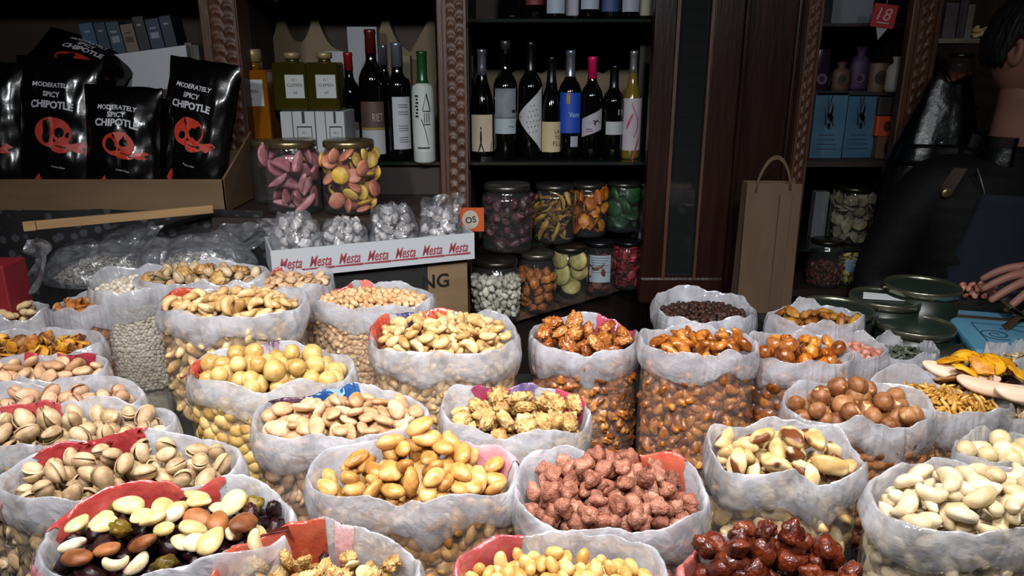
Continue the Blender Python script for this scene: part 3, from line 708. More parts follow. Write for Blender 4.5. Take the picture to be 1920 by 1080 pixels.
def tbx(n, m, *c, **k): return box(n, m, *c, parent=tb, **k)
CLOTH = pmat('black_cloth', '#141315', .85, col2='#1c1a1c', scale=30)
tbx('tabletop', CLOTH, -1.6, 1.6, -.67, .44, TABLE_Z-.03, TABLE_Z-.001); tbx('tabletop', CLOTH, -1.6, -.1, .4405, .735, TABLE_Z-.03, TABLE_Z-.001); tbx('tabletop', CLOTH, -.0995, .72, .4405, .60, TABLE_Z-.03, TABLE_Z-.001); tbx('tabletop', CLOTH, -.6, -.06, .7355, .83, TABLE_Z-.03, TABLE_Z-.001)
for sx in (-1.5, 1.5):
    for sy in (-.6, .36): tbx('leg', CLOTH, sx-.03, sx+.03, sy-.03, sy+.03, .0, TABLE_Z-.03)

# ================================================================= room
WALLM = pmat('plaster_dark', '#2a201a', .8, col2='#32261e', scale=3)
def st(name, mat, *c): return struct(box(name, mat, *c))
st('floor', pmat('floor_tiles', '#3a322c', .5, col2='#2c2622', scale=6), -2.2, 3.0, -1.6, 3.0, -.05, 0)
st('ceiling', pmat('ceiling_paint', '#3c3630', .9), -2.2, 3.0, -1.6, 3.0, 2.9, 2.95)
st('wall_back', WALLM, -2.2, 3.0, 2.9, 3.0, 0, 2.9)
st('wall_left', WALLM, -2.3, -2.2, -1.6, 3.0, 0, 2.9)
st('wall_right', WALLM, 3.0, 3.1, -1.6, 3.0, 0, 2.9)
st('wall_front', WALLM, -2.2, 3.0, -1.7, -1.6, 0, 2.9)

# ================================================================= the wall cabinet
WOOD = pmat('cabinet_wood', '#1c0d0a', .32, col2='#281410', scale=5, stretch=(6, 6, .7), bump=.1, bscale=20, spec=.28)
WOODL = pmat('carved_wood', '#3a2011', .5, col2='#4a2a18', scale=9, stretch=(5, 5, 1), bump=.15, bscale=40)
WOODD = pmat('cabinet_inside', '#1c120e', .6, col2='#251812', scale=5, stretch=(5, 5, .7))
BACKB = pmat('cabinet_back_board', '#2c211a', .7, col2='#382a20', scale=4, stretch=(1, 1, 4))
GLASSF = film('shelf_glass', .06, (.5, .55, .5), .05, 0, 1, .85)
cab = thing('display_cabinet', 'dark wooden wall cabinet with carved posts, glass shelves and a glazed door', 'cabinet', (0, 2.2, 0))
def cx_(px, Y, py=300): return at_y(px, py, Y).x
YC = 1.95                                            # front plane of the cabinet
def cb(n, m, x0, x1, y0, y1, z0, z1, **k): return box(n, m, x0, x1, y0-2.2, y1-2.2, z0, z1, parent=cab, **k)
cb('back_board', BACKB, -2.1, 2.4, 2.52, 2.54, .5, 2.6)
cb('cabinet_base', WOODD, -2.1, .02, 2.02, 2.54, 0, .9)
cb('cabinet_base', WOODD, .50, 2.4, 2.02, 2.54, 0, .9)
cb('cabinet_base', WOODD, .02, .50, 2.3, 2.54, 0, .9)
cb('cornice', WOOD, -2.1, 2.4, 1.9, 2.54, 2.45, 2.6, bevel=.01)
def post(px0, px1, py_ref, zb, carve=(.36, .95), Y=YC, zt=2.45, dep=.09):
    x0 = at_y(px0, py_ref, Y).x; x1 = at_y(px1, py_ref, Y).x; w = x1-x0
    p = cb('carved_post', WOODL, x0, x1, Y, Y+dep, zb, zt, bevel=.004)
    c0 = x0+w*carve[0]; c1 = x0+w*carve[1]; P_ = .030
    nz = int((zt-zb)/.0035)
    def hf(u, v):
        q = u*2-1; z = zb+(zt-zb)*v; a = abs(q)
        ph = z/P_+(.5 if q > 0 else 0)-.42*math.sqrt(max(0, 1-(2*a-1)**2))
        h = .5+.5*math.cos(2*PI*ph); h = h**1.5; e = min(1, (1-a)*8)*min(1, a*10+.25)
        return (c0+(c1-c0)*u, Y-2.2-.001-.0045*h*e, z)
    V, Fc = grid_surf(hf, 18, nz)
    mobj('carving', mesh(V, Fc, True, 'carving'), WOODL, p)
    for e in (c0-.004, c1+.002):
        MB().box(e-.003, e+.003, Y-2.2-.006, Y-2.2, zb, zt).build('bead', WOODL, p)
    if carve[0] > .3:
        MB().box(x0+w*.06, x0+w*.2, Y-2.2-.008, Y-2.2, zb, zt).build('bead', WOODL, p)
    return x0, x1
p1 = post(392, 462, 200, .5, (.30, .92)); p2 = post(822, 874, 200, .5, (.36, .97), Y=1.90)
p3 = post(1700, 1757, 100, .5, (.30, .8), dep=.03); p4 = post(1500, 1538, 100, .5, (.3, .8))
cb('partition', WOODD, p1[0], p1[0]+.02, YC+.09, 2.52, .5, 2.45)
cb('partition', WOODD, p2[0]+.02, p2[1], YC+.09, 2.52, .5, 2.45)
cb('partition', WOODD, p4[0]+.01, p4[1], YC+.09, 2.52, .5, 2.45)
cb('partition', WOODD, p3[1]-.014, p3[1], YC+.09, 2.52, .5, 2.45)
WSZ = at_y(1000, 302, 2.02).z                        # wine shelf
def shelf(x0, x1, z, y0=2.0, y1=2.5, mat=None, th=.008, name='glass_shelf'):
    cb(name, mat or GLASSF, x0+.001, x1-.001, y0, y1, z-th, z)
DGLASS = pmat('shelf_glass_dark', '#1a211c', .1, spec=.6)
shelf(p1[1], p2[0], WSZ, mat=DGLASS); DX0 = at_y(1212, 300, 1.9).x
shelf(p2[1], DX0+.05, WSZ, mat=DGLASS)
WS2 = at_y(1000, 36, 2.02).z
shelf(p2[1], DX0+.05, WS2, mat=DGLASS); shelf(-2.0, p1[0], WS2+.15, name='shelf', mat=WOODD, th=.02)
shelf(p1[1], p2[0], WS2+.12, mat=DGLASS)
# panel, glazed door
DX1 = at_y(1372, 300, 1.9).x; PX1 = p4[0]
cb('side_panel', WOOD, DX1+.003, PX1-.001, 1.93, 1.97, .5, 2.45)
for a, b in ((.06, .14), (.84, .92)): cb('panel_moulding', WOOD, DX1+(PX1-DX1)*a, DX1+(PX1-DX1)*b, 1.915, 1.93, .5, 2.45, bevel=.004)
dr = cb('cabinet_door', WOOD, DX0, DX0+.055, 1.885, 1.925, 1.0, 2.45, bevel=.005)
dz0 = at_y(1300, 540, 1.88).z
def dbox(n, m, *c, **k): return box(n, m, *c, parent=dr, **k)
dbox('door_rail', WOOD, DX1-.075, DX1, 1.885-2.2, 1.925-2.2, 1.0, 2.45, bevel=.005)
dbox('door_rail', WOOD, DX0-.004, DX1+.002, 1.88-2.2, 1.925-2.2, .93, 1.005, bevel=.008)
dbox('door_glass', film('door_glass', .04, (.3, .33, .33), .06, .05, 6, .45), DX0+.05, DX1-.07, 1.90-2.2, 1.905-2.2, 1.0, 2.45)
dbox('door_bead', WOODL, DX0+.052, DX0+.06, 1.88-2.2, 1.888-2.2, 1.0, 2.45)
dbox('door_bead', WOODL, DX1-.082, DX1-.075, 1.88-2.2, 1.888-2.2, 1.0, 2.45)
for k in range(22): dbox('louvre', WOODD, DX0+.075, DX1-.078, 1.915-2.2, 1.920-2.2, 1.02+k*.036, 1.049+k*.036)
cb('inner_board', WOODD, DX0+.02, DX1, 2.2, 2.22, .9, 2.45)
# pale cut-out boards standing at the back of the bottle bays
CREAM = pmat('cream_board', '#6e6048', .8, col2='#7c6c54', scale=6)
def arch_board(x0, x1, zb, pts, label):
    """pts: (fraction across, top height) outline of the board's upper edge"""
    V = []; n = len(pts)
    for y in (2.47, 2.48):
        for t, z in pts: V.append((x0+(x1-x0)*t, y, zb)); V.append((x0+(x1-x0)*t, y, z))
    Fc = []
    for i in range(n-1):
        a = 2*i; Fc.append((a, a+2, a+3, a+1)); b = 2*n+a; Fc.append((b, b+1, b+3, b+2)); Fc.append((a+1, a+3, b+3, b+1))
    tagp(mobj('backing_board', mesh(V, Fc, False, 'backing_board'), CREAM), label, 'board')
zt = lambda py: at_y(600, py, 2.47).z
pts = []
for k in range(61):
    t = k/60; px = 470+350*t; y = 100
    for c_, w in ((540, 50), (602, 56), (730, 60)): y -= 95*math.exp(-abs(px-c_)/14)
    if 470 <= px < 500: y = 120
    if px > 772: y = 100-1.9*(px-772)*.9
    pts.append((t, zt(y)))
arch_board(at_y(470, 200, 2.47).x, at_y(820, 200, 2.47).x, WSZ, pts, 'pale beige backing board with arched cut-outs behind the oil bottles')
pts = [(k/40, zt(128+10*math.sin(k*.9)-(60 if k > 34 else 0))) for k in range(41)]
arch_board(at_y(885, 200, 2.47).x, at_y(1212, 200, 2.47).x, WSZ, pts, 'pale beige backing board behind the row of wine bottles')

# ================================================================= bottles
DARKG = pmat('dark_bottle_glass', '#050605', .07, spec=.6); OLIVEG = pmat('olive_oil_glass', '#282406', .08, col2='#332e0a', scale=6, spec=.6)
AMBER = pmat('amber_oil', '#6a3c04', .1, col2='#80500a', scale=5, spec=.6); PALEG = pmat('pale_wine_glass', '#6a5c20', .08, spec=.6)
WHITEG = pmat('white_glazed_bottle', '#a8b0ac', .25, spec=.5)
def foil(c): return pmat('foil_'+c, c, .28, .75 if c not in ('#c01858', '#7a1c1c', '#14401c', '#4a1410', '#0a0a0a') else .1)
PAPER = lambda c, c2=None: pmat('paper_'+c+(c2 or ''), c, .6, col2=c2, scale=14)
INK = pmat('ink_black', '#141414', .5)
def prof_bord(R, H): return [(R*.9, 0), (R, .006), (R, H*.60), (R*.97, H*.64), (R*.80, H*.69), (R*.52, H*.735), (R*.40, H*.77), (R*.37, H*.96), (R*.41, H*.965), (R*.41, H*.99), (R*.36, H)]
def prof_burg(R, H): return [(R*.9, 0), (R, .006), (R, H*.48), (R*.94, H*.54), (R*.76, H*.62), (R*.55, H*.69), (R*.42, H*.76), (R*.36, H*.84), (R*.34, H*.96), (R*.39, H*.965), (R*.39, H*.99), (R*.34, H)]
def prof_slim(R, H): return [(R*.9, 0), (R, .006), (R, H*.63), (R*.96, H*.67), (R*.86, H*.695), (R*.55, H*.72), (R*.44, H*.75), (R*.42, H*.97), (R*.46, H*.975), (R*.46, H*.995), (R*.4, H)]
def bottle(px, py0, py1, wpx, Y, glass, foilc, label, prof=prof_bord, group=None, labels=(), z=None, foil0=.78, name='wine_bottle', deco=None, caps=True):
    base = at_y(px, py1, Y); base.z = WSZ if z is None else z
    H = at_y(px, py0, Y).z-base.z; R = (at_y(px+wpx/2, 200, Y).x-at_y(px-wpx/2, 200, Y).x)/2
    o = thing(name, label, 'bottle', base, 0, group); pr = prof(R, H)
    MB().lathe(pr, 36).build('glass_body', glass, o, True)
    if caps:
        z0 = H*foil0; cp_ = [(r+.0006, h) for r, h in pr if h > z0]
        r0 = next(pr[i][0]+(pr[i+1][0]-pr[i][0])*(z0-pr[i][1])/(pr[i+1][1]-pr[i][1]) for i in range(len(pr)-1) if pr[i+1][1] > z0)
        MB().lathe([(r0+.0008, z0)]+cp_+[(.001, H+.0008)], 28).build('foil_capsule', foil(foilc), o, True)
    face = math.atan2(base.x, base.y)               # labels look towards the aisle
    def surf(e):
        return lambda x, zz: Vector(((R+e)*math.sin(x/R-face*0), -(R+e)*math.cos(x/R), zz))
    for lb in labels:
        kind_, c, colr = lb[0], lb[1], lb[2]
        mb = MB()
        if kind_ == 'rect': rect_on(mb, c[0]*R, c[1]*R, c[2]*H, c[3]*H, surf(.0006), 16, 3)
        else: quad_on(mb, [(a*R, b*H) for a, b in c], surf(.0006), 14, 8)
        l = mb.build('paper_label', PAPER(*colr) if isinstance(colr, tuple) else PAPER(colr), o, True)
        if len(lb) > 3:
            mk = MB(); lb[3](mk, lambda x, y: surf(.0012)(x*R, y*H), R, H); mk.build('label_print', lb[4] if len(lb) > 4 else INK, l)
    return o
def lines(x0, x1, ys, th=.004):
    def f_(mb, s, R, H):
        for y in ys: rect_on(mb, x0, x1, y, y+th, s, 8, 1)
    return f_
def writing(rows, x=0.0, extra=None):
    def f_(mb, s, R, H):
        for y, t, h, w in rows:
            V, Fc = text_geo(t); 
            if not V: continue
            ww = max(a for a, b in V)-min(a for a, b in V); k = min(h*H/R, w/ww)
            mb.add([s(x+a*k, y+b*h) for a, b in V], Fc)
        if extra: extra(mb, s, R, H)
    return f_
def walker(mb, s, R, H):
    for p in ([(-.15, .27), (-.02, .265), (.02, .19), (-.04, .13), (-.13, .14), (-.17, .2)],):
        poly_on(mb, p, s)
    poly_on(mb, ell(-.07, .292, .055, .017), s)
    for a, b in (((-.12, .15), (-.34, .055)), ((-.08, .15), (.22, .05)), ((-.10, .16), (-.20, .1))):
        (x0, y0), (x1, y1) = a, b; quad_on(mb, [(x0-.05, y0), (x1-.03, y1), (x1+.06, y1), (x0+.07, y0)], s, 2, 4)
    quad_on(mb, [(.68, .06), (.76, .06), (.9, .16), (.84, .16)], s, 2, 3); rect_on(mb, -.1, .95, -.002, .03, s)
WG = 'wine bottles on the glass shelf'
YB = 2.08
bottle(884, 105, 294, 26, 2.2, DARKG, '#9aa0a8', 'dark bottle half hidden by the carved post left of the walking figure label', labels=[('rect', (-.9, .9, .28, .58), '#9a9c9c')], group=WG)
bottle(905, 92, 300, 45, YB, DARKG, '#8c96a0', 'dark wine bottle with a cream label of a walking figure', prof_burg, WG, [('rect', (-1.02, 1.02, .075, .415), ('#b8a890', '#c4b8a4'), walker)], foil0=.77)
bottle(948, 76, 302, 45, YB-.02, DARKG, '#58524e', 'tallest dark wine bottle with a large grey seascape label', prof_bord, WG, [('rect', (-1.0, 1.0, .23, .36), '#8c989c', writing([(.29, 'bodega', .018, .8)], .5)), ('rect', (-1.0, 1.0, .365, .61), ('#4c545c', '#7a848a'), lambda mb, s, R, H: poly_on(mb, ell(.75, .42, .22, .014), s))], foil0=.93)
def dots(mb, s, R, H):
    for j in range(6):
        for k in range(5-abs(j-2)):
            x = -.3+.27*k+.1*abs(j-2); y = .24+.045*j+.02*(x); poly_on(mb, ell(x, y, .05, .008, 6), s)
    for e in (.0, .05, .1):
        quad_on(mb, [(-1.0+e, .37), (-.95+e, .375), (.95, .13+e*.5), (.95, .122+e*.5)], s, 12, 1); quad_on(mb, [(-1.0+e, .37), (-.95+e, .365), (.95, .598-e*.5), (.95, .606-e*.5)], s, 12, 1)
bottle(994, 78, 302, 46, YB, DARKG, '#0a0a0a', 'dark wine bottle with a white triangular lace patterned label', prof_bord, WG, [('quad', [(-1.15, .35), (1.05, .07), (1.05, .63), (-1.15, .39)], '#a0a2a4', dots, pmat('ink_grey', '#4a4e54', .5))], foil0=.74)
bottle(1032, 106, 300, 42, YB, DARKG, '#0a0a0a', 'shorter dark wine bottle with a plain yellowish cream label', prof_burg, WG, [('rect', (-.95, 1.0, .075, .375), ('#a89a74', '#b0a27e'), writing([(.28, 'LA', .035, .5), (.22, 'TIE', .035, .5), (.16, 'FLL', .045, .8)], .55))], foil0=.72)
bottle(1066, 94, 300, 44, YB, DARKG, '#7c8490', 'dark wine bottle with a bright blue label and gold mark', prof_bord, WG, [('rect', (-1.0, 1.05, .25, .62), '#0c3c9c', writing([(.42, 'Viore', .05, .9)], .35), PAPER('#9cb0d8')), ('rect', (-.35, -.05, .52, .615), '#8a7028'), ('rect', (.05, .75, .12, .22), '#8c8c98')], foil0=.76)
def bird(mb, s, R, H):
    poly_on(mb, [(-.3, .36), (.1, .39), (.75, .43), (.5, .395), (.8, .36), (.35, .37), (.3, .33), (.1, .365)], s)
    rect_on(mb, -.5, .0, .30, .308, s); rect_on(mb, -.5, .1, .28, .286, s)
bottle(1106, 106, 300, 42, YB, DARKG, '#c01858', 'dark wine bottle with a magenta capsule and slanted white label', prof_bord, WG, [('quad', [(-1.0, .22), (1.05, .30), (1.05, .51), (-1.0, .40)], '#98949c', bird, pmat('ink_plum', '#3c2440', .5))], foil0=.79)
bottle(1146, 122, 300, 42, YB, DARKG, '#0a0a0a', 'dark wine bottle with a narrow white band beside the pale wine', prof_bord, WG, [('rect', (-.75, 1.05, .27, .41), '#9aa0a2'), ('quad', [(.25, .48), (.85, .48), (.95, .54), (.35, .54)], '#1c1c1c', writing([(.51, '11', .06, .5)], .55), PAPER('#b0b0b0'))], foil0=.75)
def flamingo(mb, s, R, H):
    for k in range(14):
        t = k/13; x = .2+.35*math.sin(t*4.2); y = .22+.3*t; poly_on(mb, ell(x, y, .07, .012, 8), s)
    poly_on(mb, ell(-.3, .36, .35, .03, 12, .2), s); poly_on(mb, ell(.4, .1, .4, .03, 12, .3), s)
bottle(1180, 95, 300, 37, YB, PALEG, '#9ca0a4', 'pale white wine bottle with a pink flamingo label at the row end', prof_burg, WG, [('rect', (-1.15, 1.15, .085, .57), ('#a49ca4', '#b0a8ac'), flamingo, pmat('ink_pink', '#a04450', .5))], foil0=.80)
# the row on the upper shelf, only bases in view
for i, (px, wd, c, y0, y1, lab) in enumerate([(960, 34, None, 0, 0, 'plain dark bottle at the left of the upper shelf'), (1002, 40, '#5c1418', .33, .6, 'dark bottle with a dark red label on the upper shelf'), (1041, 40, '#8c98a4', .05, .5, 'dark bottle with a pale blue label on the upper shelf'),
        (1076, 36, '#8a8a96', .0, .3, 'dark bottle with a low grey label on the upper shelf'), (1104, 40, '#8a94a0', .18, .5, 'dark bottle with a wide white label on the upper shelf'), (1142, 40, '#243c64', .12, .4, 'dark bottle with a navy label on the upper shelf'), (1180, 38, '#8a8c9c', .1, .5, 'dark bottle with a lilac label on the upper shelf'), (1206, 36, '#8a8678', .0, .4, 'dark bottle with a cream figure label on the upper shelf')]):
    bottle(px, -170, 36, wd, 2.05+.03*(i % 2), DARKG, '#0a0a0a', lab, prof_bord, 'bottles on the upper shelf', [('rect', (-.9, .9, .04+y0*.3, y1), c)] if c else [], z=WS2)
# bay two: oils, vinegars
OG = 'bottles behind the candy jars'
def square_bottle(px, py0, py1, wpx, Y, glass, label, lab_rect, cork='#8a7a58', zb=None):
    b = at_y(px, py1, Y); zb = WSZ if zb is None else zb; b.z = zb; H = at_y(px, py0, Y).z-zb; w = (at_y(px+wpx/2, 200, Y).x-at_y(px-wpx/2, 200, Y).x)/2
    o = thing('oil_bottle', label, 'bottle', b, 0, OG)
    box('glass_body', glass, -w, w, -w, w, 0, H*.83, o, bevel=.006)
    MB().lathe([(w*.42, H*.82), (w*.38, H*.86), (w*.38, H*.9)], 24).build('neck', glass, o, True)
    MB().lathe([(w*.5, H*.895), (w*.5, H*.99), (w*.44, H)], 24).build('stopper', pmat('cork_'+cork, cork, .4, .3), o, True)
    x0, x1, y0, y1 = lab_rect; sf = lambda e: (lambda x, z: Vector((x, -w-e, z)))
    mb = MB(); rect_on(mb, x0*w, x1*w, y0*H, y1*H, sf(.0008), 1, 1); l = mb.build('paper_label', PAPER('#a0a4a4'), o)
    mk = MB(); m = (x0+x1)/2*w; hh = (y1-y0)*H
    text_on(mk, 'N 1', sf(.0014), m, y0*H+hh*.78, hh*.10); text_on(mk, 'CLEMEN', sf(.0014), m, y0*H+hh*.56, hh*.13, hh*.8); text_on(mk, 'oil', sf(.0014), m, y0*H+hh*.25, hh*.13)
    mk.build('label_print', INK, l); return o
square_bottle(494, 92, 316, 63, 2.04, AMBER, 'large square bottle of amber oil beside the left post', (-.85, .75, .53, .75), zb=WSZ-.015)
square_bottle(556, 98, 210, 62, 2.02, OLIVEG, 'square green oil bottle on the left white carton', (-.25, .85, .22, .62), zb=at_y(556, 207, 2.0).z)
square_bottle(615, 98, 210, 58, 2.02, OLIVEG, 'square green oil bottle on the right white carton', (-.4, .85, .22, .62), zb=at_y(615, 207, 2.0).z)
for px, w, lab in ((562, 68, 'white carton with black edging under the left green oil bottle'), (622, 58, 'white carton with black edging under the right green oil bottle')):
    x0 = at_y(px-w/2, 250, 1.96).x; x1 = at_y(px+w/2-2, 250, 1.96).x; z1 = at_y(px, 207, 2.0).z-.0005
    o = thing('oil_carton', lab, 'box', ((x0+x1)/2, 2.02, WSZ), 0, 'white oil cartons'); hw = (x1-x0)/2; Hh = z1-WSZ
    box('carton_body', PAPER('#9ea2a4'), -hw, hw, -.06, .06, 0, Hh, o, bevel=.001)
    sf = lambda x, z: Vector((x, -.0608, z)); mb = MB(); K_ = hw
    for a in ((-K_*.35, -K_*.30, 0, Hh), (K_*.93, K_*.99, 0, Hh), (-K_*.1, K_*.75, Hh*.70, Hh*.725), (-K_*.1, -K_*.06, 0, Hh*.70), (K_*.71, K_*.75, 0, Hh*.70), (K_*.22, K_*.38, Hh*.78, Hh)): rect_on(mb, *a, sf, 1, 1)
    text_on(mb, 'N 1', sf, K_*.33, Hh*.6, .006); text_on(mb, 'CLEMEN', sf, K_*.33, Hh*.5, .007, K_*.65)
    mb.build('carton_print', INK, o)
bottle(664, 98, 300, 40, 2.14, DARKG, '#7a1c1c', 'dark bottle with a red capsule beside the green oil', prof_bord, OG, [('rect', (-1, .9, .12, .34), ('#5a4640', '#6c5850')), ('rect', (-.3, .9, .17, .26), '#8a8280')], foil0=.83)
bottle(706, 55, 306, 50, 2.06, DARKG, '#4a1410', 'tall dark bottle with a brown capsule and big two-tone label', prof_bord, OG, [('rect', (-1.0, 1.0, .05, .24), '#8e9094'), ('rect', (-1.0, 1.0, .24, .26), '#746024'), ('rect', (-1.0, 1.0, .26, .46), ('#3c2a24', '#4c362e'), writing([(.34, 'RIET', .06, .8)], .45), PAPER('#8a8078'))], foil0=.82)
bottle(728, 84, 300, 34, 2.2, DARKG, '#8a8e98', 'dark bottle with a silver capsule standing furthest back', prof_bord, OG, foil0=.82)
bottle(752, 80, 306, 48, 2.06, DARKG, '#8a90a0', 'dark slim bottle with a tall white label beside the white bottle', prof_slim, OG, [('rect', (-.35, 1.15, .1, .55), '#9a9ea2', lines(.1, .85, [.48, .46, .42, .4, .3, .28, .26, .2, .18, .16], .005))], foil0=.80)
def oilart(mb, s, R, H):
    for x, y, t in ((-.45, .60, '#'), (-.45, .54, '%'), (-.42, .48, 'E')): pass
    for k in range(7): rect_on(mb, -.62+.04*(k % 3), -.3-.05*(k % 2), .42+.03*k, .437+.03*k, s, 3, 1)
    quad_on(mb, [(.35, .62), (.7, .48), (.78, .48), (.43, .64)], s, 2, 2); quad_on(mb, [(.35, .62), (.0, .48), (.08, .48), (.43, .64)], s, 2, 2)
    rect_on(mb, .1, .7, .35, .36, s); rect_on(mb, .05, .75, .47, .48, s)
    for k in range(16):
        t = k/15; x = -.1+.55*t; y = .40-.12*t-.1*t*t; rect_on(mb, x, x+.05, y-.012, y+.008, s, 1, 1)
    for a in ((.15, .22), (.35, .42), (.55, .62)): rect_on(mb, a[0], a[1], .37, .46, s, 1, 2)
    rect_on(mb, -.5, .6, .135, .15, s)
bottle(797, 96, 305, 42, 2.0, WHITEG, '#14401c', 'white glazed bottle with a green cap and black drawing', prof_slim, OG, [('rect', (-.9, .95, .10, .70), '#a4aca8', oilart)], foil0=.72)
# boxes behind
def carton(name, label, mat, px0, px1, py0, py1, Y, dep=.06, group=None, cat='box', zb=None):
    x0 = at_y(px0, py1, Y).x; x1 = at_y(px1, py1, Y).x; z0 = at_y(px0, py1, Y).z if zb is None else zb; z1 = at_y(px0, py0, Y).z
    return tagp(box(name, mat, -(x1-x0)/2, (x1-x0)/2, 0, dep, 0, z1-z0, bevel=.0015, loc=((x0+x1)/2, Y, z0)), label, cat, group)
carton('white_box', 'tall white box standing behind the brown capped bottle', PAPER('#8c9096'), 665, 718, 50, 300, 2.36, .05, zb=WSZ)
carton('white_box', 'white box behind the right green oil bottle stopper', PAPER('#9a9ca0'), 622, 656, 96, 300, 2.30, .04, zb=WSZ)
carton('pale_box', 'pale yellow box at the back right of the bottle shelf', PAPER('#6c6248'), 752, 776, 104, 300, 2.38, .05, zb=WSZ)
carton('white_box', 'white box behind the amber oil bottle stopper', PAPER('#8c9296'), 466, 500, 92, 316, 2.16, .05, zb=WSZ)
# ================================================================= jars
JGLASS = film('jar_glass', .035, (.6, .62, .62), .04, 0, 1, .93, None, .05)
def lidm(c): return pmat('jar_lid_'+c, c, .3, .8)
def candy(name, *a, **k): return nutmat(name, *a, **k)
kind('pinkjelly', 'pink_jelly_slice', 'sweet', s_wedge, [candy('pink_jelly', ['#94525c', '#b4747c', '#c8949a'], .5)], 1.2)
kind('yellowjelly', 'yellow_jelly_disc', 'sweet', s_disc, [candy('yellow_jelly', ['#b88c34', '#d0aa48', '#dcbc68'], .45)], 1.2)
kind('peachjelly', 'peach_jelly_disc', 'sweet', s_disc, [candy('peach_jelly', ['#a85c4c', '#c47c60', '#cc9078'], .45)], 1.2)
kind('plum', 'plum_coloured_sweet', 'sweet', s_chunk, [candy('plum_sweet', ['#2a141a', '#40222a', '#523038'], .45)], 3)
kind('peel', 'dried_fruit_strip', 'dried fruit', s_strip, [candy('peel', ['#5c3c18', '#8c6830', '#b8923c'], .45)], 1)
kind('orangepeel', 'dried_orange_strip', 'dried fruit', s_flake, [candy('orange_peel', ['#7a3408', '#b06414', '#c8902c'], .4)], 1)
kind('greenjelly', 'green_jelly_disc', 'sweet', s_disc, [candy('green_jelly', ['#16361c', '#28502e', '#4c7448'], .4)], 1.2)
kind('whitesweet', 'small_white_sweet', 'sweet', s_chunk, [candy('white_sweet', ['#8a8878', '#b0ae9c', '#c8c6b8'], .6)], 3)
kind('apricot', 'dried_apricot', 'dried fruit', s_chunk, [candy('apricot', ['#6a3414', '#94541c', '#a86c30'], .5)], 3)
kind('citrus', 'dried_citrus_slice', 'dried fruit', s_disc, [candy('citrus', ['#7c7440', '#a09858', '#b8b078'], .5)], 1.2)
kind('redfruit', 'dried_red_fruit_piece', 'dried fruit', s_flake, [candy('red_fruit', ['#5c1418', '#8c242c', '#a43c40'], .45)], 3)
kind('brownfruit', 'dried_brown_fruit_piece', 'dried fruit', s_flake, [candy('brown_fruit', ['#2c1410', '#54281c', '#6c3a28'], .45)], 3)
def jar(px, pyl, pyb, wpx, Y, label, contents, group, z=None, lid='#6c604a', fill=.78, neck=.86, px_ref=None, lab=None, name='sweet_jar'):
    """contents: list of (kind, size in photo pixels, count, label, group)"""
    b = at_y(px, pyb, Y); ppm = F/((at_d(px, pyb, 1).y and Y/ray(px, pyb).y)); R = wpx/2/ppm
    H = at_y(px, pyl, Y).z-b.z
    if z is not None: H = at_y(px, pyl, Y).z-z; b.z = z
    if z == .912: H = min(H, 1.079-.009-z)
    o = thing(name, label, 'jar', b, 0, group)
    MB().lathe([(R*.0, .0), (R*.92, .0), (R*.99, .006), (R, .014), (R, H*.76), (R*.97, H*.82), (R*neck, H*.87), (R*neck*.98, H*.93)], 40, cap=False).build('glass_body', JGLASS, o, True)
    MB().lathe([(R*neck+.001, H*.91), (R*neck+.003, H*.915), (R*neck+.003, H*.985), (R*neck, H), (.001, H)], 36).build('lid', lidm(lid), o, True)
    if lab:
        mb = MB(); sf = lambda e: (lambda x, zz: Vector(((R+e)*math.sin(x/R), -(R+e)*math.cos(x/R), zz)))
        rect_on(mb, lab[0]*R, lab[1]*R, lab[2]*H, lab[3]*H, sf(.0008), 12, 1); l = mb.build('paper_label', PAPER(lab[4]), o, True)
        mk = MB(); x0, x1 = lab[0]*R, lab[1]*R; 
        for k in range(7): rect_on(mk, x0+.1*(x1-x0), x1-(.1+.08*(k % 3))*(x1-x0), H*(lab[3]-.05-k*.045), H*(lab[3]-.05-k*.045)+.0016, sf(.0014), 8, 1)
        mk.build('label_print', pmat('ink_soft', '#50545c', .6), l)
    if contents:
        th = H*fill; s0 = contents[0][1]/ppm
        P = Pile(R*.985, R*.985, lambda r, X, Y: np.full_like(r, .004), max(.0012, s0*.07), n=2, seed=int(px), pad=.012)
        bags_ = []
        for kk, szp, cnt, *_ in contents: bags_ += [kk]*cnt
        random.Random(int(px)).shuffle(bags_); info = {c[0]: c for c in contents}
        step = 6; i = 0
        while i < len(bags_):
            kk = bags_[i]; j = i
            while j < len(bags_) and bags_[j] == kk: j += 1
            KK = KIND[kk]; sub = 2 if info[kk][1] < 22 else 3
            it = P.drop(variants(KK['shape'], 4, sub), info[kk][1]/ppm, j-i, lambda r, X, Y: np.full_like(r, th), KK['tilt'], 9, .15, over=.3, lim=.97)
            for x, y, zz, k, sz, Rm in it:
                ob = bpy.data.objects.new(KK['name'], vmesh(KK['shape'], KK['mats'], k, sub)); COL.objects.link(ob)
                ob.matrix_world = Matrix.Translation(b) @ Matrix.Translation((x, y, zz)) @ Rm.to_4x4() @ Matrix.Diagonal((sz, sz, sz, 1))
                tagp(ob, info[kk][3], KK['cat'], info[kk][4])
            i = j
    return o
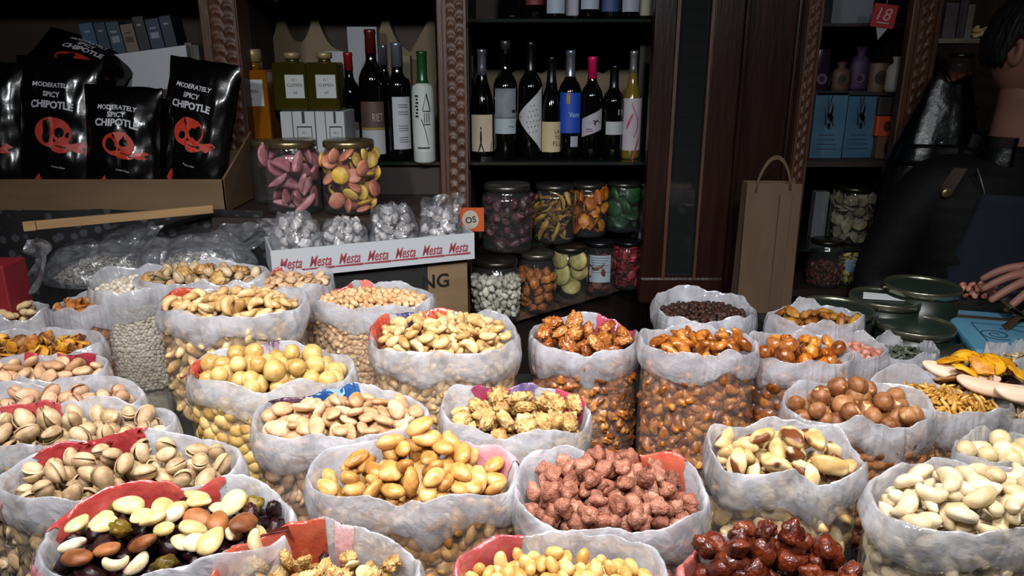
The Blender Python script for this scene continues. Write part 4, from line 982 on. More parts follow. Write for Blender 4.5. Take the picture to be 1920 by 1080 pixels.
# candy jars on the ledge of bay two
LZ = at_y(600, 393, 1.80).z
cb('ledge', WOODD, p1[1]-.02, p2[0]+.01, 1.70, 2.05, LZ-.03, LZ); cb('ledge_front', WOODD, p1[1]-.02, p2[0]+.01, 1.86, 1.9, .5, LZ-.03)
cb('glass_front', WOODD, p1[1], p2[0], 2.02, 2.04, LZ, WSZ-.012)
jar(555, 262, 393, 102, 1.78, 'glass jar of pink sugared jelly slices with a brass lid', [('pinkjelly', 46, 62, 'pink sugared jelly slice inside the left candy jar', 'pink jelly slices in the jar')], 'candy jars', LZ, '#7a6c50', .70)
jar(661, 262, 393, 102, 1.78, 'glass jar of yellow and peach jelly discs with a brass lid', [('yellowjelly', 32, 75, 'yellow jelly disc inside the right candy jar', 'yellow jelly discs in the jar'), ('peachjelly', 32, 75, 'peach jelly disc inside the right candy jar', 'peach jelly discs in the jar')], 'candy jars', LZ, '#7a6c50', .76)
jar(512, 262, 393, 60, 1.90, 'narrow glass jar half hidden behind the pink jelly jar', [], 'candy jars', LZ, '#7a6c50')
# jars on the slanting shelf of bay three
JZ = .912; JZ2 = 1.079; JD = Vector((.36, .32, 0)).normalized(); JN = Vector((JD.y, -JD.x, 0))
def slab(name, mat, c, L, D, z0, z1, parent=None, bev=0):
    a = math.atan2(JD.y, JD.x); mb = MB().box(-L/2, L/2, -D/2, D/2, z0, z1); o = mb.build(name, mat, parent, bevel=bev)
    o.location = (c.x, c.y-2.2, 0); o.rotation_euler = (0, 0, a); return o
jc = (at_z(930, 560, JZ)+at_z(1190, 520, JZ))/2; jc.z = 0
SHELFW = pmat('pale_shelf_wood', '#5a4434', .6, col2='#6c5240', scale=8)
slab('jar_shelf', SHELFW, jc+Vector((.0, .0, 0)), .62, .16, JZ-.02, JZ, cab, .002)
slab('jar_plinth', WOODD, jc, .60, .12, .0, JZ-.02, cab)
slab('upper_jar_shelf', DGLASS, jc+Vector((-.01, .03, 0)), .58, .15, JZ2-.006, JZ2, cab)
JG = 'jars of sweets and dried fruit on the slanting shelf'
jar(931, 475, 586, 88, 1.83, 'glass jar of small white sweets at the near end of the lower row', [('whitesweet', 17, 300, 'small white sweet in the lower row jar', 'small white sweets in the jar')], JG, JZ, '#3c3a34', .66)
jar(1007, 462, 574, 70, 1.90, 'glass jar of orange brown dried apricots in the lower row', [('apricot', 22, 110, 'dried apricot in the lower row jar', 'dried apricots in the jar')], JG, JZ, '#5c5a50', .58)
jar(1068, 452, 556, 66, 1.97, 'glass jar of pale dried citrus slices in the lower row', [('citrus', 42, 34, 'pale dried citrus slice in the lower row jar', 'dried citrus slices in the jar')], JG, JZ, '#3c3a34', .68)
jar(1122, 450, 543, 58, 2.04, 'dark glass jar with a white printed label in the lower row', [('brownfruit', 24, 60, 'brown dried fruit piece in the white-labelled jar', 'brown fruit in the labelled jar')], JG, JZ, '#2c2c30', .6, lab=(-.75, .65, .28, .78, '#8c98a0'))
jar(1176, 450, 532, 54, 2.10, 'glass jar of dark red dried fruit at the far end of the lower row', [('redfruit', 20, 120, 'red dried fruit piece in the far lower jar', 'red fruit in the jar')], JG, JZ, '#2c2c30', .8)
jar(951, 344, 467, 94, 1.90, 'large glass jar of plum coloured sweets at the near end of the upper row', [('plum', 24, 190, 'plum coloured sweet in the upper row jar', 'plum sweets in the jar')], JG, JZ2, '#4c4a44', .74)
jar(1038, 344, 458, 76, 1.99, 'glass jar of brown and yellow dried fruit strips in the upper row', [('peel', 44, 170, 'brown dried fruit strip in the upper row jar', 'dried fruit strips in the jar')], JG, JZ2, '#4c4a44', .70)
jar(1101, 342, 448, 68, 2.06, 'glass jar of orange dried peel in the upper row', [('orangepeel', 30, 110, 'orange dried peel strip in the upper row jar', 'orange peel in the jar')], JG, JZ2, '#4c4a44', .72)
jar(1166, 340, 440, 66, 2.12, 'glass jar of green jelly discs at the far end of the upper row', [('greenjelly', 32, 90, 'green jelly disc in the upper row jar', 'green jelly discs in the jar')], JG, JZ2, '#4c4a44', .72)
carton('white_card', 'tall white card leaning behind the green jelly jar', PAPER('#8c989e'), 1194, 1211, 345, 505, 2.19, .006, cat='card')
# orange sign with a white disc
sg = at_y(885, 412, 1.84); so = thing('shop_sign', 'small orange sign with a white disc reading OS beside the jars', 'sign', sg)
box('sign_board', pmat('sign_orange', '#b04a14', .5), -.03, .03, 0, .006, -.03, .03, so)
sf = lambda x, z: Vector((x, -.0008, z)); mb = MB(); poly_on(mb, ell(-.004, 0, .021, .024, 24), sf); mb.build('sign_disc', PAPER('#a89c8c'), so)
mb = MB(); text_on(mb, 'OS', lambda x, z: Vector((x, -.0016, z)), -.003, 0, .016, .028, .15, 0, .02); mb.build('sign_lettering', INK, so)
cb('sign_bracket', WOODD, sg.x-.02, sg.x+.0, 1.846, 1.92, sg.z-.01, sg.z+.01)

# ================================================================= white tray of sugared sweets
TZ = 1.105
A0 = at_z(512, 524, TZ); A1 = at_z(890, 485, TZ); tv = (A1-A0); TL = tv.length; ta = math.atan2(tv.y, tv.x)
tray = thing('cardboard_tray', 'white cardboard tray printed with red script holding bags of sugared sweets', 'tray', A0, ta)
TW = PAPER('#aeb2b6'); TD = .145; TH = .062
for nm, c in (('tray_bottom', (0, TL, 0, TD, 0, .003)), ('tray_front', (0, TL, 0, .004, .003, TH)), ('tray_back', (0, TL, TD-.004, TD, .003, TH)), ('tray_end', (0, .004, .004, TD-.004, .003, TH)), ('tray_end', (TL-.004, TL, .004, TD-.004, .003, TH))):
    box(nm, TW, *c, parent=tray)
REDINK = pmat('ink_red', '#8c3a44', .5)
sf = lambda x, z: Vector((x, -.0008, z))
for k in range(7):
    mb = MB(); x = TL*(.085+.138*k); text_on(mb, 'Mesta', sf, x, TH*.50, .024, TL*.105, 0, .42, .015)
    quad_on(mb, [(x-.034, TH*.22), (x+.028, TH*.2), (x+.030, TH*.28), (x-.030, TH*.27)], sf, 3, 1)
    mb.build('red_script', REDINK, tray)
cz = at_z(700, 500, TZ)
crate = thing('cardboard_box', 'brown cardboard box with black capital letters under the white tray', 'box', (A0.x, A0.y, TABLE_Z), ta)
box('box_body', pmat('cardboard', '#6c553a', .8, col2='#7c644a', scale=4, stretch=(1, 1, 6)), TL*.76, TL-.012, .02, TD-.004, 0, TZ-TABLE_Z-.001, crate)
mb = MB(); sf2 = lambda x, z: Vector((x, .0192, z))
text_on(mb, 'NG', sf2, TL*.80, TZ-TABLE_Z-.050, .034, None, 0, 0, .02); mb.build('box_lettering', INK, crate)

tagp(box('dark_support', CLOTH, .02, TL*.755, .02, TD-.004, TABLE_Z-TZ, -.001, loc=A0, rot=(0, 0, ta)), 'dark box added for the shadow under the left of the white tray', 'crate')  # added support box, black to stand in for the shadow under the tray
CLEARF = film('pouch_film', .13, (.70, .73, .80), .08, .9, 34, .96, 30, .10)
def pouch(label, c, w, d, h, seed, rz=0, top=None, group=None, name='clear_bag', sink=.0):
    """film blown round its contents, gathered on top into a crumpled flap"""
    o = thing(name, label, 'bag', c, rz, group)
    def fn(u, v):
        th = 2*PI*u; c_, s_ = math.cos(th), math.sin(th)
        if v < .6:
            ph = v/.6*PI*.42; r = math.cos(ph*.9)**.5*1.0; z = h*math.sin(ph)*.98
        else:
            t = (v-.6)/.4; r = (math.cos(PI*.42*.9)**.5)*(1-t)+.02; z = h*(.95+.05*t)
        w_ = N3(c_*2.2+seed, s_*2.2, v*3)*.16+N3(c_*5+seed, s_*5, v*7)*.09
        r *= 1+w_*min(1, v*4+.2); z += h*.18*N3(c_*2+seed*2, s_*2, v*4)*min(1, v*3)
        x, y = w*r*c_, d*r*s_
        return Vector((x, y, max(.001, z)))
    V, Fc = grid_surf(fn, 64, 26, True); mobj('film', mesh(V, Fc, True, 'film'), CLEARF, o)
    if top:
        tx, ty, tw, th_, lean = top
        def fl(u, v):
            x = tx+(u-.5)*tw*(1+.25*v); q = N3(u*4+seed, v*2, 3)*.02+N3(u*9+seed, v*5, 6)*.007
            return Vector((x+lean*v, ty+q*(v+.3), h*.6+th_*v*(1+.12*N3(u*3, seed))))
        V, Fc = grid_surf(fl, 30, 16); mobj('film_flap', mesh(V, Fc, True, 'film_flap'), CLEARF, o)
    return o
def pile_in(c, rx, ry, key, size, count, dome, lab, grp, seed, rz=0, base=.002, sub=3, mass=0, mlab=None, tilt=None, ex=2):
    K = KIND[key]; P = Pile(rx, ry, lambda r, X, Y: np.full_like(r, base), max(.0009, size*.07), n=2, seed=seed)
    tg = lambda r, X, Y: base+dome*(1-r**ex)
    Mb = Matrix.Translation(c) @ Matrix.Rotation(rz, 4, 'Z')
    if mass:
        core = grid_surf(lambda u, v: (rx*.9*v*math.cos(2*PI*u), ry*.9*v*math.sin(2*PI*u), base+max(.0, dome*(1-v*v)-size*.9)), 30, 8, True)
        P.H = np.maximum(P.H, np.where(P.rr < .9, base+dome*(1-P.rr**2/.81)-size*.9, 0))
        it = P.drop(variants(K['shape'], 4, 1), size, mass, tg, K['tilt'], 5)
        me = merged(K['name']+'_mass', K['mats'], it, K['shape'], 1, extra=[(core[0], core[1], 0)])
        o = mobj(K['name']+'_mass', me); o.matrix_world = Mb; tagp(o, mlab, K['cat'], None, 'stuff')
    for x, y, z, k, sz, R in P.drop(variants(K['shape'], 4, sub), size, count, tg, K['tilt'] if tilt is None else tilt, 8):
        ob = bpy.data.objects.new(K['name'], vmesh(K['shape'], K['mats'], k, sub)); COL.objects.link(ob)
        ob.matrix_world = Mb @ Matrix.Translation((x, y, z)) @ R.to_4x4() @ Matrix.Diagonal((sz, sz, sz, 1)); tagp(ob, lab, K['cat'], grp)
for i, (f_, lb, hh, tp) in enumerate([(.14, 'leftmost clear bag of sugared almonds in the white tray', .085, (-.02, .0, .07, .045, -.02)), (.37, 'second clear bag of sugared almonds from the left in the white tray', .072, None),
        (.62, 'third clear bag of sugared almonds from the left in the white tray', .090, None), (.86, 'rightmost clear bag of sugared almonds with a tall open top in the white tray', .075, (.0, .0, .085, .075, .015))]):
    c = A0+tv*f_+Vector((-math.sin(ta), math.cos(ta), 0))*.073+Vector((0, 0, .004)); 
    pile_in(c, .053, .062, 'sugar_ball', .027, 85, hh*1.05, 'sugared almond in the '+lb.split(' clear')[0]+' bag of the white tray', 'sugared almonds in the '+lb.split(' clear')[0]+' bag', 300+i, ta, base=.003, ex=5)
    pouch(lb, c, .060, .068, hh*1.35, 11+i*3, ta, tp, 'clear bags in the white tray')

# ================================================================= left bay: crisps, books, strip, cloth
CARD = pmat('cardboard_tray', '#5a452e', .8, col2='#6a5238', scale=3, stretch=(1, 1, 8))
BLK = pmat('black_foil', '#060607', .2, bump=.4, bscale=6, spec=.55)
CZ0 = at_y(200, 398, 1.75).z; cxl = at_y(-60, 398, 1.75).x; cxr = at_y(424, 385, 1.75).x
ct = thing('crisp_carton', 'open cardboard display carton holding black crisp bags', 'box', (0, 1.75, CZ0)); CH = .078
box('carton_front', CARD, cxl, cxr, 0, .005, 0, CH, ct); box('carton_bottom', CARD, cxl, cxr, .005, .19, 0, .004, ct)
box('carton_back', CARD, cxl, cxr, .185, .19, .004, CH*1.6, ct)
mb = MB(); V = [(cxr-.004, .0, 0), (cxr, .0, 0), (cxr, .19, 0), (cxr-.004, .19, 0), (cxr-.004, .0, CH), (cxr+.002, .0, CH), (cxr+.012, .19, CH*2.2), (cxr+.008, .19, CH*2.2)]
mb.add(V, [(3, 2, 1, 0), (4, 5, 6, 7), (0, 1, 5, 4), (1, 2, 6, 5), (2, 3, 7, 6), (3, 0, 4, 7)]); mb.build('carton_end', CARD, ct)
stand = tagp(box('dark_stand', CLOTH, cxl, cxr-.02, 0, .16, -CZ0, -.001, loc=(0, 1.77, CZ0)), 'dark cloth-covered stand below the crisp carton', 'stand')
def crisp(label, px, pyt, pyb, wpx, Y, roll=0, lean=-.16, seed=0, yaw=0, full=True):
    b = at_y(px, pyb, Y); H = (at_y(px, pyt, Y)-b).length*1.02; Wd = (at_y(px+wpx/2, 200, Y).x-at_y(px-wpx/2, 200, Y).x)
    o = thing('crisp_bag', label, 'crisp bag', b, 0, 'black crisp bags'); o.rotation_euler = (lean, roll, yaw)
    def th(u, v):
        e = max(0, 1-abs(u)**2.6)*max(0, 1-abs(2*v-1)**3.5); return .034*e**.7+.004*N3(u*2.2+seed, v*5, 1)+.0035*N3(u*5+seed, v*9, 4)*min(1, e*3)
    def sf(u, v, e=0): return Vector((u*Wd/2*(1-.05*math.sin(PI*v)), -th(u, v)-.0015-e, v*H+.004*N3(u*3, v*2, seed)))
    V, Fc = grid_surf(lambda a, c: sf(a*2-1, c), 36, 44); b0 = len(V)
    V2, F2 = grid_surf(lambda a, c: Vector((sf(a*2-1, c).x, -sf(a*2-1, c).y, sf(a*2-1, c).z)), 36, 44)
    m_ = MB().add(V, Fc); m_.add(V2, [f[::-1] for f in F2]); m_.build('bag_body', BLK, o, True)
    k = Wd/2; S_ = lambda x, z: sf(max(-1, min(1, x/k)), max(0, min(1, z/H)), .0012)
    wt = MB(); ar = 1.5
    text_on(wt, 'MODERATELY', S_, 0, H*.80, .0115, Wd*.78, -.05, 0, .03, 0, ar); text_on(wt, 'SPICY', S_, 0, H*.735, .013, Wd*.5, -.05, 0, .03); text_on(wt, 'CHIPOTLE', S_, 0, H*.665, .018, Wd*.86, -.05, 0, .04, 0, ar)
    w2 = MB(); text_on(w2, 'Potato Chips', S_, Wd*.08, H*.24, .0055, Wd*.42, -.08); w2.build('small_white_lettering', pmat('print_white', '#b0b2b6', .4), o)
    wt.build('white_lettering', pmat('print_white', '#b0b2b6', .4), o)
    rd = MB(); S3 = lambda x, z: S_(x, z)
    poly_on(rd, ell(Wd*.02, H*.475, Wd*.215, H*.105, 26, -.1), S3); poly_on(rd, ell(Wd*.13, H*.375, Wd*.13, H*.035, 14, .1), S3)
    poly_on(rd, [(Wd*.2, H*.40), (Wd*.34, H*.42), (Wd*.40, H*.40), (Wd*.34, H*.375), (Wd*.38, H*.35), (Wd*.28, H*.345), (Wd*.2, H*.37)], S3)
    r2 = MB(); poly_on(r2, [(-Wd*.22, H*.10), (-Wd*.17, H*.12), (-Wd*.14, H*.16), (-Wd*.16, H*.20), (-Wd*.20, H*.17), (-Wd*.24, H*.13)], S3)
    r2.build('red_drop_print', pmat('print_red', '#a8301e', .4), o); rl = rd.build('red_skull_print', pmat('print_red', '#a8301e', .4), o)
    ey = MB(); S4 = lambda x, z: sf(max(-1, min(1, x/k)), z/H, .0022)
    poly_on(ey, ell(Wd*.09, H*.48, Wd*.055, H*.034, 16), S4); poly_on(ey, ell(-Wd*.06, H*.445, Wd*.045, H*.028, 16), S4); poly_on(ey, [(Wd*.03, H*.44), (Wd*.06, H*.415), (Wd*.02, H*.415)], S4)
    quad_on(ey, [(-Wd*.05, H*.55), (-Wd*.03, H*.52), (-Wd*.01, H*.53), (-Wd*.04, H*.575)], S4, 1, 1); quad_on(ey, [(Wd*.05, H*.385), (Wd*.22, H*.37), (Wd*.22, H*.376), (Wd*.05, H*.392)], S4, 4, 1)
    ey.build('skull_eyes', BLK, rl); return o
crisp('black crisp bag with white lettering and red skull, second from the left', 112, 112, 378, 165, 1.83, .06, -.2, 1)
crisp('shorter black crisp bag with a red skull between its taller neighbours', 232, 165, 372, 148, 1.80, .05, -.2, 4)
crisp('black crisp bag tilted to the right at the end of the carton', 352, 112, 372, 150, 1.82, .13, -.22, 7, -.25)
crisp('black crisp bag cut off by the left edge of the photo', -26, 120, 378, 170, 1.82, .05, -.2, 9)
cb5 = crisp('black crisp bag lying on top of the others at the upper left', 50, -70, 150, 190, 1.90, .25, -.35, 12)
cb5.rotation_euler = (-1.0, .3, .1); cb5.location = at_y(95, 190, 1.88)
SH1 = at_y(250, 168, 2.05).z
shelf(-2.0, p1[0], SH1, 1.98, name='shelf', mat=WOODD, th=.02)
wb0 = at_y(262, 168, 2.05)
wbx = thing('white_box', 'white box with a sloping top under the row of books', 'box', (wb0.x, 2.05, SH1))
wbx.rotation_euler = (0, 0, .12)
wl = at_y(172, 110, 2.05); wr = at_y(356, 84, 2.05); mb = MB(); hL = wl.z-SH1; hR = wr.z-SH1; xw = (wr.x-wl.x)/2
V = [(-xw+.02, 0, 0), (xw, 0, 0), (xw, .16, 0), (-xw+.02, .16, 0), (-xw, 0, hL), (xw, 0, hR), (xw, .16, hR), (-xw, .16, hL)]
mb.add(V, [(3, 2, 1, 0), (4, 5, 6, 7), (0, 1, 5, 4), (1, 2, 6, 5), (2, 3, 7, 6), (3, 0, 4, 7)]); mb.build('box_body', PAPER('#a4a6ac'), wbx, bevel=.002)
sl = math.atan2(hR-hL, 2*xw)
BK = [('#1c3c5c', .036, .085, 'blue book at the left end of the row on the white box'), ('#122430', .030, .082, 'very dark teal book beside the blue one on the white box'), ('#1a3440', .034, .080, 'teal book with a pale motif on the white box'), ('#5c4c3c', .034, .070, 'tan book in the middle of the row on the white box'), ('#0c0c10', .030, .085, 'black book right of the tan one on the white box'), ('#14243c', .036, .075, 'navy book near the right end on the white box'), ('#10182c', .032, .078, 'dark navy book at the right end on the white box')]
x = -xw+.004
for i, (c, w, h, lb) in enumerate(BK):
    o = thing('book', lb, 'book', Matrix.Translation((wb0.x, 2.05, SH1)) @ Matrix.Rotation(.12, 4, 'Z') @ Vector((x+w/2, .02, hL+(x+w/2+xw)*math.tan(sl)+.001)), 0, 'books on the white box'); o.rotation_euler = (0, -sl, .12)
    cm = PAPER(c); hw = w/2-.0008
    box('book_cover', cm, -hw, hw, 0, .10, 0, h, o, bevel=.0015)
    box('page_block', PAPER('#8a8270'), -hw+.002, hw-.002, .005, .101, .003, h+.0004, o)
    mb = MB(); s5 = lambda a, b_: Vector((a, -.0007, b_))
    if i in (2, 3, 5): rect_on(mb, -hw*.6, hw*.6, h*.35, h*.55, s5, 1, 1); rect_on(mb, -hw*.5, hw*.5, h*.66, h*.72, s5, 1, 1)
    else: rect_on(mb, -hw*.4, hw*.4, h*.72, h*.78, s5, 1, 1)
    mb.build('spine_print', PAPER('#6c7078' if i != 3 else '#2c2018'), o); x += w
for i, (px, w, c, lb) in enumerate([(362, 13, '#5c584a', 'cream book standing upright right of the white box'), (375, 12, '#4c4a40', 'greyish book standing upright beside the left post')]):
    carton('book', lb, PAPER(c), px-w/2, px+w/2, 80+4*i, 168, 2.1, .12, 'upright books by the post', 'book', SH1)
for i, (px, c, lb) in enumerate([(138, '#5c5a56', 'pale grey packet beside the white box'), (152, '#4a4c4c', 'grey packet leaning on the white box'), (165, '#3c4044', 'dark grey packet touching the white box')]):
    o = carton('grey_packet', lb, PAPER(c), px-6, px+6, 98+8*i, 168, 2.1+.01*i, .05, 'grey packets by the white box', 'packet', SH1)
    o.rotation_euler = (0, -.22, 0)
q0 = at_z(46, 428, 1.22); q1 = at_z(400, 395, 1.22); dq = q1-q0
ws = thing('wooden_strip', 'pale wooden strip running along the front of the dark stand', 'strip', q0, math.atan2(dq.y, dq.x))
PINE = pmat('pine_strip', '#8a6c46', .6, col2='#9c7c54', scale=10, stretch=(.6, 6, 6))
box('strip', PINE, 0, dq.length, 0, .012, -.006, .012, ws, bevel=.001); box('end_block', PINE, -.002, .02, -.006, 0, -.006, .014, ws, bevel=.001)
DOTS = NT('dotted_cloth'); _v = DOTS.n('ShaderNodeTexVoronoi', i_Scale=34.0); _t = DOTS.n('ShaderNodeTexCoord'); DOTS.l(_t.outputs['Object'], _v.inputs['Vector'])
_r = DOTS.n('ShaderNodeValToRGB'); DOTS.l(_v.outputs['Distance'], _r.inputs[0]); _r.color_ramp.elements[0].color = hexc('#3c3c42'); _r.color_ramp.elements[1].color = hexc('#0c0b0d')
_r.color_ramp.elements[0].position = .25; _r.color_ramp.elements[1].position = .36; DOTS.l(_r.outputs[0], DOTS.p.inputs['Base Color']); DOTS.p.inputs['Roughness'].default_value = .8
def cl(u, v): return Vector((-1.30+.72*u, 1.72+.006*math.sin(u*17)+.004*math.sin(u*31), TABLE_Z+(1.215-TABLE_Z)*v))
V, Fc = grid_surf(cl, 120, 8); tagp(mobj('dotted_cloth', mesh(V, Fc, True, 'dotted_cloth'), DOTS.m), 'dark cloth with grey dots hanging behind the stall below the crisps', 'cloth')
# clear sacks of seeds at the back left
for lb, ext, z, sd, tp, mz in (('lower left clear sack of grey sunflower seeds under the crisps', (98, 305, 490, 540), 1.085, 21, (.03, .02, .10, .07, .05), .048), ('clear sack of grey sunflower seeds left of the white tray', (300, 505, 465, 520), 1.09, 27, (.06, .03, .12, .06, .07), .055)):
    cpt = at_z((ext[0]+ext[1])/2, (ext[2]+ext[3])/2, z); rx = (at_z(ext[1], (ext[2]+ext[3])/2, z).x-at_z(ext[0], (ext[2]+ext[3])/2, z).x)/2
    c0 = Vector((cpt.x*1, 1.61, cpt.z)); 
    tagp(box('dark_support', CLOTH, -rx*.9, rx*.9, -.06, .06, TABLE_Z-c0.z, -.001, loc=c0), 'dark crate under the '+lb, 'crate')
    pile_in(c0, rx*.9, .085, 'seed', .013, 120, mz, 'grey sunflower seed showing on top in the '+' '.join(lb.split(' ')[:2 if sd == 27 else 4]), 'seeds of the '+lb, sd, 0, .002, 2, 700, 'mass of grey seeds in the '+lb)
    pouch(lb, c0, rx, .10, mz*1.5, sd, 0, tp, 'clear sacks of seeds')
rb = at_y(8, 565, 1.36); tagp(box('red_box', PAPER('#7a1420'), -.05, .024, -.02, .05, TABLE_Z-rb.z, .075, bevel=.003, loc=rb), 'red box at the left edge above the peanuts in shell', 'box')
def ff(u, v): 
    p = at_y(62+40*u-8*v+10*math.sin(v*4), 445+95*v, 1.42); return Vector((p.x+.012*N3(u*5, v*4), 1.40+.035*N3(u*3, v*3, 2)+.02*math.sin(u*5), p.z))
V, Fc = grid_surf(ff, 20, 24); tagp(mobj('film_scrap', mesh(V, Fc, True, 'film_scrap'), CLEARF), 'crumpled clear film standing up beside the red box', 'film')
# ================================================================= paper bag, bay four, bay five
KRAFT = pmat('kraft_paper', '#4e3a28', .8, col2='#584432', scale=4, stretch=(3, 3, .6), bump=.06, bscale=30)
bb = at_y(1432, 572, 1.72); w_ = at_y(1484, 450, 1.72).x-at_y(1384, 450, 1.72).x; bh = at_y(1432, 346, 1.72).z-bb.z
bb.z -= .02; bh += .02
kb = thing('paper_bag', 'tall brown paper carrier bag with twisted handles before the dark panel', 'bag', bb, -.06)
V = []; 
def kbp(u, v):      # outline of the bag, folded side gussets
    hw = w_/2; pts = [(-hw, 0), (hw*.18, 0), (hw*.18, .0015), (hw*.62, .0015), (hw*.62, 0), (hw, 0), (hw*.93, .035), (hw, .07), (-hw, .07), (-hw*.93, .035)]
    n = len(pts); x = u*n; i = int(x) % n; f_ = x-int(x); a, b = pts[i], pts[(i+1) % n]
    px_ = a[0]+(b[0]-a[0])*f_; py_ = a[1]+(b[1]-a[1])*f_; py_ = (py_-.035)*(1-.35*v)+.035
    return Vector((px_*(1+.02*(1-v)), py_+.002*N3(px_*20, v*4), bh*v))
V, Fc = grid_surf(kbp, 60, 12, True); mobj('bag_body', mesh(V, Fc, False, 'bag_body'), KRAFT, kb)
MB().box(w_/2*.2, w_/2*.62, .006, .008, bh*.02, bh*.93).build('folded_strip', KRAFT, kb, loc=(0, -.005, 0))
for yy, sx in ((.012, 0), (.055, .012)):
    pts = [(-w_*.33+sx+w_*.62*t, yy, bh-.02+.075*math.sin(PI*t)**.55+.006*t) for t in [k/24 for k in range(25)]]
    MB().tube(pts, .0028, 8).build('twisted_handle', KRAFT, kb, True)
tagp(box('dark_plinth', CLOTH, -.09, .09, -.02, .10, TABLE_Z*0, bb.z-.0005, loc=(bb.x, bb.y, 0)), 'dark plinth under the paper carrier bag', 'plinth')

B4 = (p4[1], p3[1]-.015); Z4 = at_y(1590, 297, 2.06).z
cb('shelf', WOODD, B4[0], B4[1], 2.0, 2.5, Z4-.015, Z4)
Z4t = at_y(1590, 172, 2.08).z; cb('shelf', WOODD, B4[0], B4[1], 2.06, 2.5, Z4t-.008, Z4t)
Z4u = at_y(1590, 44, 2.08).z; cb('shelf', WOODD, B4[0], B4[1], 2.06, 2.5, Z4u-.008, Z4u)
Z4j = at_y(1590, 455, 2.08).z; cb('glass_shelf', DGLASS, B4[0], B4[1], 2.0, 2.5, Z4j-.006, Z4j)
Z4b = at_y(1590, 535, 2.02).z; cb('shelf', WOODD, B4[0], 2.3, 1.98, 2.5, Z4b-.02, Z4b)
BLUEP = ('#2c5068', '#38607a')
def art_box(name, label, px0, px1, py0, py1, Y, col, art=None, ink='#14202c', dep=.08, group=None, cat='box', zb=None):
    o0 = at_y((px0+px1)/2, py1, Y); zb = o0.z if zb is None else zb; x0 = at_y(px0, py1, Y).x; x1 = at_y(px1, py1, Y).x; H = at_y(px0, py0, Y).z-zb; hw = (x1-x0)/2
    o = thing(name, label, cat, ((x0+x1)/2, Y, zb), 0, group)
    box('box_body', PAPER(*col) if isinstance(col, tuple) else PAPER(col), -hw, hw, 0, dep, 0, H, o, bevel=.002)
    if art:
        mb = MB(); art(mb, lambda x, y: Vector((x*hw, -.0008, y*H)), hw, H); mb.build('box_print', PAPER(ink), o)
    return o
def knight(mb, s, hw, H):
    for k in range(9):
        a = k*1.7; poly_on(mb, ell(-.05+.26*math.cos(a)*(k % 3)/2, .66+.13*math.sin(a)*(k % 2+.4), .16, .045, 8, k), s)
    quad_on(mb, [(-.3, .5), (-.22, .5), (-.1, .66), (-.2, .66)], s, 1, 1); quad_on(mb, [(.2, .48), (.28, .48), (.2, .64), (.08, .64)], s, 1, 1)
    for k in range(4): rect_on(mb, -.7+.08*(k % 2), .65-.1*k, .14+.07*k, .15+.07*k, s, 3, 1)
art_box('blue_tin', 'blue box with a dark horseman drawing at the left of the right-hand bay', 1517, 1577, 172, 296, 2.06, BLUEP, knight, zb=Z4)
art_box('blue_tin', 'blue box with a dark drawing beside the orange carton', 1578, 1634, 172, 296, 2.07, ('#284c66', '#325a78'), knight, zb=Z4)
def dotart(mb, s, hw, H): poly_on(mb, ell(.05, .5, .35, .28, 16), s)
br = art_box('brown_carton', 'small brown carton below the orange carton', 1641, 1677, 256, 296, 2.05, '#5a3e2c', dotart, '#24140c', .05, zb=Z4)
art_box('orange_carton', 'small bright orange carton stacked on the brown one', 1641, 1678, 218, 256, 2.05, ('#a8401c', '#b44a22'), dotart, '#3c1408', .05, zb=at_y(1660, 256, 2.05).z+.0006)
art_box('grey_carton', 'small dark grey carton on top of the orange carton', 1645, 1676, 182, 217, 2.055, '#2e2822', None, dep=.045, zb=at_y(1660, 218, 2.05).z+.002)
def hang(name, label, px, py0, py1, wpx, Y, col, shape, tag=None, tagc='#6c4858', strap=True, zs=Z4t):
    b = at_y(px, py1, Y); b.z = zs; H = at_y(px, py0, Y).z-zs; R = (at_y(px+wpx/2, 100, Y).x-at_y(px-wpx/2, 100, Y).x)/2
    o = thing(name, label, 'gift pouch' if 'pouch' in name else 'box', b, 0, None)
    pr = [(R*.85, 0), (R, H*.1), (R, H*.6), (R*.8, H*.75), (R*.35, H*.82), (R*.55, H), (R*.01, H*.99)] if shape == 'pouch' else [(R*.98, 0), (R, H*.03), (R, H*.97), (R*.96, H), (.001, H)]
    MB().lathe([(.001, 0)]+pr, 24, cap=False, sy=.7).build('body', PAPER(col) if shape != 'glossy' else pmat('gloss_'+col, col, .15), o, True)
    if tag:
        mb = MB(); poly_on(mb, ell(tag[0]*R, tag[1]*H, tag[2]*R, tag[2]*R, 20), lambda x, z: Vector((x, -.7*R-.002, z))); t_ = mb.build('round_label', PAPER(tagc), o)
        mb = MB(); poly_on(mb, ell(tag[0]*R, tag[1]*H, tag[2]*R*.55, tag[2]*R*.55, 16), lambda x, z: Vector((x, -.7*R-.0028, z))); mb.build('label_print', INK, t_)
    return o
hang('gift_pouch', 'dark purple gift pouch with a lilac round label at the left of the upper shelf', 1532, 92, 171, 36, 2.1, '#2a1a28', 'glossy', (.05, .3, .55), '#5c4458')
hang('gift_pouch', 'brown gift pouch with a dark round label', 1573, 116, 171, 34, 2.09, '#4a3024', 'pouch', (.0, .42, .6), '#3a2018')
hang('gift_pouch', 'tall violet gift pouch in the middle of the upper shelf', 1606, 88, 171, 38, 2.11, '#2c1a38', 'pouch', (-.2, .3, .5), '#4c3448')
hang('gift_pouch', 'brown box with a dark round seal beside the white pouch', 1643, 118, 171, 36, 2.09, '#54402c', 'box', (.0, .5, .7), '#2a1c14')
hang('gift_pouch', 'white gathered cloth pouch at the right of the upper shelf', 1674, 106, 171, 34, 2.06, '#8a8884', 'pouch')
carton('white_box', 'white box with grey edges on the top shelf of the right-hand bay', PAPER('#5c6068', '#686c74'), 1558, 1634, -40, 44, 2.09, .1, zb=Z4u)
